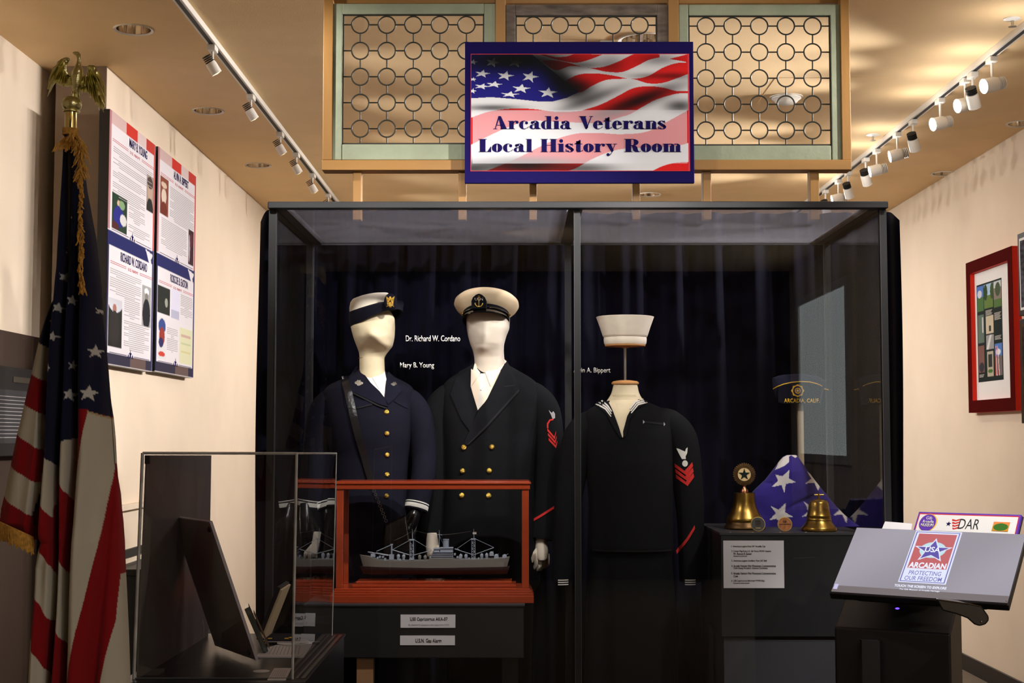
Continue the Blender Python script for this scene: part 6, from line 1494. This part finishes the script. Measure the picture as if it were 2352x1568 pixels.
for k in range(4): mb.prism([Q(.355+.008*k, .14+.06*k, .0018), Q(.395, .16+.06*k, .0018), Q(.43, .13+.06*k, .0018), Q(.43, .165+.06*k, .0018), Q(.395, .19+.06*k, .0018), Q(.355+.008*k, .18+.06*k, .0018)], n*.0004)
mb.build('logo_stripes', M['red'], t)
picture('tree_logo', Q(.76, .17, .0018), R_*.155, -U_*.20, 60, 40, lambda u, v: np.where(((u-.5)**2/.2+(v-.55)**2/.16 < 1)[:, None], lin((60, 110, 40))[None], np.where((v > .3)[:, None], lin((196, 140, 50))[None], lin((226, 130, 70))[None]))*(1+.3*np.sin(u*60+np.sin(v*40)*3))[:, None].clip(.6, 1.3), t, th=.0004)
MB().hexa([c[2]+n*.012, c[2]+n*.03+Vector((.012, .05, 0)), c[2]+n*.03+Vector((.02, .08, 0)), c[2]+n*.02, c[1]+n*.012, c[1]+n*.02+Vector((.006, .02, 0)), c[1]+n*.02+Vector((.012, .03, 0)), c[1]+n*.016]).build('support_wing', M['black'], t)
t, c, n = quadboard('blank_card', [(2033, 1197), (2095, 1202), (2085, 1262), (2008, 1255)], [4.64, 4.60, 4.56, 4.60], .006, 'small plain off-white card peeking above the left part of the monitor', 'card', 'paper')
t = thing('kiosk_shelf', (1.40, 4.52, 0), 'black stand behind the touch screen holding the sponsor board', 'stand')
MB().box((P(2000, 1240, 4.6).x, 4.46, P(2000, 1262, 4.60).z-.03), (P(2330, 1240, 4.5).x, 4.68, P(2000, 1262, 4.60).z-.012)).build('shelf', M['black'], t)
MB().box((P(2040, 1240, 4.6).x, 4.60, 0), (P(2180, 1240, 4.6).x, 4.66, P(2000, 1262, 4.60).z-.03)).build('upright', M['black'], t)

# ================================================================ FLAG WITH EAGLE FINIAL (LEFT FOREGROUND)
DE = 3.20
k = DE/3300
pc = P(164, 300, DE)
t = thing('flagpole', (pc.x, DE, 0), 'dark indoor flagpole with gilt eagle finial at the left edge', 'flagpole')
MB().tube([(pc.x, DE, .05), (pc.x, DE, P(164, 296, DE).z)], .013, 20).build('pole', M['pole'], t, smooth=True)
MB().lathe([(.15, 0), (.15, .015), (.11, .035), (.04, .055), (.02, .10), (.016, .16)], (pc.x, DE, 0), 48).build('floor_base', M['brass'], t, smooth=True)
ez = lambda cy: P(170, 110+cy/7.465, DE).z
ex = lambda cx: P(90+cx/7.465, 200, DE).x
MB().lathe([(.0128, ez(1405)), (.0132, ez(1390)), (.0132, ez(1110)), (.010, ez(1100))], (ex(556), DE, 0), 32).build('ferrule', mat('bright_brass_tube', (236, 214, 140), .12, metal=1.0), t, smooth=True)
MB().lathe([(.012, ez(1105)), (.0185, ez(1098)), (.0185, ez(1080)), (.0155, ez(1065)), (.0205, ez(1030)), (.0222, ez(970)), (.021, ez(910)), (.015, ez(855)), (.006, ez(835))], (ex(565), DE, 0), 40).build('globe', M['gold'], t, smooth=True)
E_ = lambda cx, cy, dy=0: Vector((ex(cx), DE+dy, ez(cy)))
mb = MB()
mb.tube([E_(575, 88, -.004), E_(600, 92, -.004), E_(640, 100, 0), E_(668, 130), E_(672, 200), E_(668, 270), E_(665, 340), E_(655, 430), E_(640, 520), E_(632, 600), (E_(625, 680)), E_(620, 750)], [.0008, .003, .0052, .0055, .0045, .0055, .009, .0125, .0135, .011, .008, .004], 16)
mb.tube([E_(590, 760, -.004), E_(595, 800, -.006), E_(590, 860, -.006)], [.004, .003, .003], 10); mb.tube([E_(645, 760, -.004), E_(650, 810, -.006), E_(655, 870, -.006)], [.004, .003, .003], 10)
for k2 in range(5): mb.tube([E_(600+k2*14, 690, .004), E_(560+k2*26, 830, .012)], [.003, .0015], 6)
mb.build('eagle_body', M['gold'], t, smooth=True)
def wing(root, feathers, cover, nm_):
    mb = MB(); n = len(feathers)
    for i, (a, b, w0) in enumerate(feathers):
        w = w0*1.55; A = E_(*a, .006-.002*(i % 2)); B = E_(*b, .012+.002*(i % 2)); m_ = (A+B)/2+Vector((0, -.004, 0))
        mb.tube([A, (A+m_)/2, m_, (m_+B)/2, B], [(.002, w), (.0018, w*1.15), (.0016, w*1.1), (.0013, w*.9), (.0005, w*.3)], 8)
    for (a, r_) in cover: mb.ball(E_(*a, .003), (r_[0], .0035, r_[1]))
    mb.prism([E_(*a, .010) for a in root], (0, .004, 0))
    return mb.build(nm_, M['gold'], t, smooth=True)
wing([(490,180),(440,160),(380,175),(300,230),(220,310),(160,430),(130,550),(112,690),(150,690),(200,620),(260,580),(310,600),(370,635),(450,640),(600,600),(600,500),(480,430),(430,370),(430,280),(480,210)], [((400, 210), (112, 810), .0035), ((410, 230), (150, 735), .0035), ((420, 250), (200, 640), .0035), ((420, 280), (262, 590), .0035), ((425, 300), (315, 600), .0035), ((430, 340), (370, 640), .004), ((440, 400), (415, 640), .004), ((460, 420), (455, 630), .004), ((350, 230), (140, 560), .004), ((380, 210), (180, 500), .004), ((420, 240), (230, 480), .005), ((430, 300), (300, 500), .005), ((430, 340), (370, 540), .005), ((400, 220), (290, 380), .006), ((420, 260), (360, 430), .006), ((600, 540), (440, 430), .005)],
     [((445, 190), (.0085, .0045)), ((400, 220), (.009, .006)), ((350, 260), (.008, .007)), ((395, 300), (.007, .010))], 'eagle_wing')
wing([(820,310),(870,295),(940,330),(1010,420),(1060,520),(1100,640),(1110,830),(1112,940),(1080,1040),(1030,1000),(980,930),(930,900),(880,800),(850,800),(820,740),(720,740),(660,680),(640,560),(740,520),(830,460),(820,380)], [((860, 330), (1085, 1080), .004), ((850, 340), (1010, 1045), .0045), ((850, 350), (945, 955), .0042), ((845, 380), (882, 835), .004), ((820, 420), (850, 835), .004), ((790, 470), (812, 755), .004), ((760, 500), (755, 745), .004), ((710, 510), (708, 750), .004), ((900, 320), (1105, 830), .004), ((880, 320), (1095, 640), .004), ((880, 360), (990, 800), .005), ((870, 380), (930, 700), .005), ((860, 380), (1040, 620), .005), ((850, 390), (960, 560), .006), ((840, 420), (870, 600), .006), ((650, 560), (800, 500), .006), ((680, 600), (830, 560), .006), ((1040, 800), (1110, 980), .0035)],
     [((860, 325), (.007, .005)), ((900, 350), (.008, .008)), ((950, 420), (.007, .010)), ((860, 400), (.006, .010))], 'eagle_wing')
# the flag itself
rowsF = [(312, 150, 178), (330, 148, 184), (400, 147, 189), (432, 146, 192), (500, 143, 204), (540, 140, 213), (618, 134, 225), (660, 124, 230), (714, 114, 234), (783, 95, 241), (857, 78, 248), (926, 61, 253), (960, 52, 256), (992, 42, 258), (1064, 25, 262), (1136, 8, 272), (1168, 0, 274), (1200, -4, 277), (1222, 40, 278), (1242, 90, 279), (1300, 87, 281), (1348, 84, 283), (1452, 72, 288), (1568, 62, 292), (1700, 56, 296)]
def C2(p): return [(a/2.306, 280+b/2.306) for a, b in p]
def C3(p): return [(a/2.497, 940+b/2.497) for a, b in p]
FW, FR, FN = (206, 200, 184), (150, 18, 26), (22, 26, 56)
POLY = [(FW, C2([(100, 1165), (218, 1165), (310, 1215), (290, 1385), (160, 1330), (60, 1330)])), (FR, C2([(60, 1330), (178, 1330), (292, 1386), (262, 1550), (140, 1490), (60, 1490)])),
        (FW, [(20, 926), (61, 926), (114, 951), (130, 975), (114, 1034), (42, 992), (10, 992)]), (FR, [(10, 992), (42, 992), (116, 1034), (107, 1109), (25, 1064), (-10, 1064)]), (FW, [(-10, 1064), (25, 1064), (107, 1108), (92, 1182), (8, 1136), (-20, 1136)]), (FR, [(-20, 1136), (8, 1136), (92, 1180), (94, 1243), (0, 1205), (-20, 1200)]),
        (FW, C3([(285, 235), (320, 265), (350, 295), (370, 350), (366, 640), (356, 650), (340, 590), (262, 495), (262, 430)])), (FR, C3([(262, 495), (300, 530), (345, 600), (358, 660), (350, 940), (335, 880), (290, 820), (230, 745), (235, 600)])),
        (FW, C3([(230, 750), (290, 815), (335, 885), (350, 980), (338, 1215), (280, 1100), (213, 1025), (200, 900)])), (FR, C3([(213, 1025), (280, 1105), (335, 1225), (325, 1470), (260, 1380), (150, 1270), (170, 1100)])), (FW, C3([(150, 1270), (180, 1285), (260, 1385), (310, 1480), (322, 1600), (322, 1900), (100, 1900), (100, 1400)])),
        (FR, C3([(350, 560), (375, 420), (400, 430), (460, 560), (452, 760), (438, 955), (385, 835), (350, 900)])), (FW, C3([(400, 200), (415, 180), (468, 165), (462, 560), (430, 480), (398, 415)])), (FR, C3([(466, 150), (480, 60), (488, 0), (556, 0), (510, 330), (462, 575)])),
        (FW, C3([(555, 15), (600, 30), (640, 50), (680, 60), (655, 380), (600, 780), (500, 1250), (440, 1568), (400, 1900), (380, 1900), (415, 1568), (420, 1340), (435, 950), (452, 640), (500, 330)])),
        (FW, C3([(385, 838), (436, 960), (420, 1345), (350, 1195), (362, 960)])), (FR, C3([(345, 1200), (418, 1350), (414, 1568), (400, 1900), (322, 1900), (326, 1470)])),
        (FR, C3([(655, 300), (700, 500), (720, 900), (700, 960), (690, 1200), (640, 1400), (610, 1568), (560, 1900), (380, 1900), (440, 1568), (500, 1250), (600, 780), (650, 400)])), (FW, C3([(701, 940), (740, 940), (760, 1900), (560, 1900), (612, 1568), (642, 1400), (690, 1200)]))]
STARS = [(232, 810, 17, .0, .8), (223, 905, 20, .1, .95), (235, 716, 10, .3, .8), (128, 740, 13, -.2, .75), (170, 505, 13, .2, .45), (164, 575, 13, .3, .5), (158, 640, 13, .3, .55), (152, 712, 13, .2, .6), (147, 778, 13, .2, .5), (140, 848, 12, .3, .45), (180, 694, 13, .1, .6), (178, 908, 16, .2, .7), (182, 842, 12, .2, .5), (150, 1000, 9, .3, .4)]
def fcol(x, y):
    rgb = np.tile(lin(FN), (len(x), 1))
    put(rgb, pip([(222, 944), (256, 957), (262, 2000), (120, 2000), (150, 1110), (186, 1004)], x, y), FR)
    put(rgb, (y > 1240), FR)
    for c_, p_ in POLY: put(rgb, pip(p_, x, y), c_)
    for s_ in STARS: put(rgb, pip(star_pts(s_[0], s_[1], s_[2], s_[3], s_[4], 1), x, y) & (rgb[:, 2] < .06) & (rgb[:, 0] < .03), (212, 210, 206))
    put(rgb, pip(C3([(553, 10), (640, 46), (640, 56), (553, 22)]), x, y), (190, 170, 130))
    return rgb
def vl(ys, xs): return lambda y: np.interp(y, ys, xs)
V1 = vl([312, 700, 800, 1034, 1240, 1300], [120, 128, 128, 118, 94, 60]); V2 = vl([312, 600, 1000, 1200, 1400, 1700], [160, 165, 150, 147, 139, 122]); V3 = vl([312, 800, 1050, 1200, 1450, 1700], [178, 190, 186, 178, 168, 158]); V4 = vl([312, 900, 1100, 1300, 1568, 1700], [240, 262, 262, 250, 225, 215])
def fdep(u, x, y):
    f = np.clip((y-300)/500, 0, 1)
    g = lambda c, w, a: a*np.exp(-((x-c)/w)**2)
    d = -.075*np.sqrt(np.clip(1-(2*u-1)**2, 0, 1))*(.35+.65*f)
    d += f*(g(V1(y), 9, .055)+g(V2(y), 7, .075)+g(V3(y), 9, .05)+g(V4(y), 12, .022)) + g(V2(y)+1, 6, .03)*(1-f)
    d += f*(g((V1(y)+V2(y))/2, 10, -.02)+g(V3(y)+26, 14, -.02)) + .004*np.sin(y/60.+x/9.)
    d += .012*np.clip((60-x)/60, 0, 1)
    return d
def fbk(u, x, y): return .075*np.sqrt(np.clip(1-(2*u-1)**2, 0, 1))*(.35+.65*np.clip((y-300)/500, 0, 1))+.012*np.sin(x/14.)+.010
fo = rowmesh(rowsF, DE, fdep, fbk, fcol, 190, np.concatenate([np.arange(312, 1200, 3.0), np.arange(1200, 1246, 1.5), np.arange(1246, 1570, 3.0), np.arange(1570, 1700, 12.0)]), 'flag_cloth', M['cloth'])
ft_ = thing('national_flag', tuple(fo.location), 'large star spangled flag with gold fringe, gathered in folds around its pole', 'flag')
fo.name = 'cloth'; par(fo, ft_)
random.seed(11)
mb = MB()
pth = [(160, 302), (178, 312), (186, 335), (190, 370), (184, 400), (186, 430), (184, 480), (185, 530), (187, 570), (186, 610), (188, 645), (192, 668)]
def pp_(s_):
    f = s_*(len(pth)-1); i = min(int(f), len(pth)-2); g_ = f-i; return pth[i][0]+(pth[i+1][0]-pth[i][0])*g_, pth[i][1]+(pth[i+1][1]-pth[i][1])*g_
for i in range(260):
    s_ = i/260; x, y = pp_(s_); L = random.uniform(14, 30)*(1.0 if s_ < .35 else .6); a = random.uniform(-.9, .9)*(1 if s_ < .4 else .5)
    D_ = DE-.045-random.uniform(0, .02)-.03*s_; x += random.uniform(-4, 4)
    p0_ = P(x, y, D_); p1_ = P(x+L*math.sin(a)*.6+random.uniform(-2, 2), y+L*.5, D_-.004); p2_ = P(x+L*math.sin(a)+random.uniform(-3, 3), y+L, D_)
    mb.tube([p0_, p1_, p2_], [.0016, .0018, .0012], 5)
for i in range(26):
    x = 150+i*.9; L = random.uniform(18, 34); a = -1.1+random.uniform(-.3, .3)+i*.05; p0_ = P(x, 316+random.uniform(-4, 4), DE-.03); p1_ = P(x+L*math.sin(a)*.7, 322+L*.3, DE-.035); p2_ = P(x+L*math.sin(a), 324+L*.75, DE-.035); mb.tube([p0_, p1_, p2_], [.0018, .0018, .0012], 5)
g = mb.build('hoist_fringe', M['fringe'], ft_, smooth=True); g['kind'] = 'stuff'
mb = MB()
for i in range(60):
    x = -6+i*1.38; y = 1196+(x+4)*.455; D_ = DE-.03-.05*max(0, math.sin((x+4)/90*PI)); p0_ = P(x, y, D_); L = random.uniform(34, 46)
    mb.tube([p0_, P(x+random.uniform(0, 3), y+L*.5, D_-.003), P(x+random.uniform(0, 5), y+L, D_)], [.0017, .0018, .0012], 5)
g = mb.build('hem_fringe', M['fringe'], ft_, smooth=True); g['kind'] = 'stuff'
mb = MB()
for kx in range(3):
    mb.tube([P(162, 298+kx*5, DE)+Vector((.0155*math.cos(a*PI/8), .0155*math.sin(a*PI/8), 0)) for a in range(17)], .003, 6)
mb.build('gold_cord', M['fringe'], ft_, smooth=True)
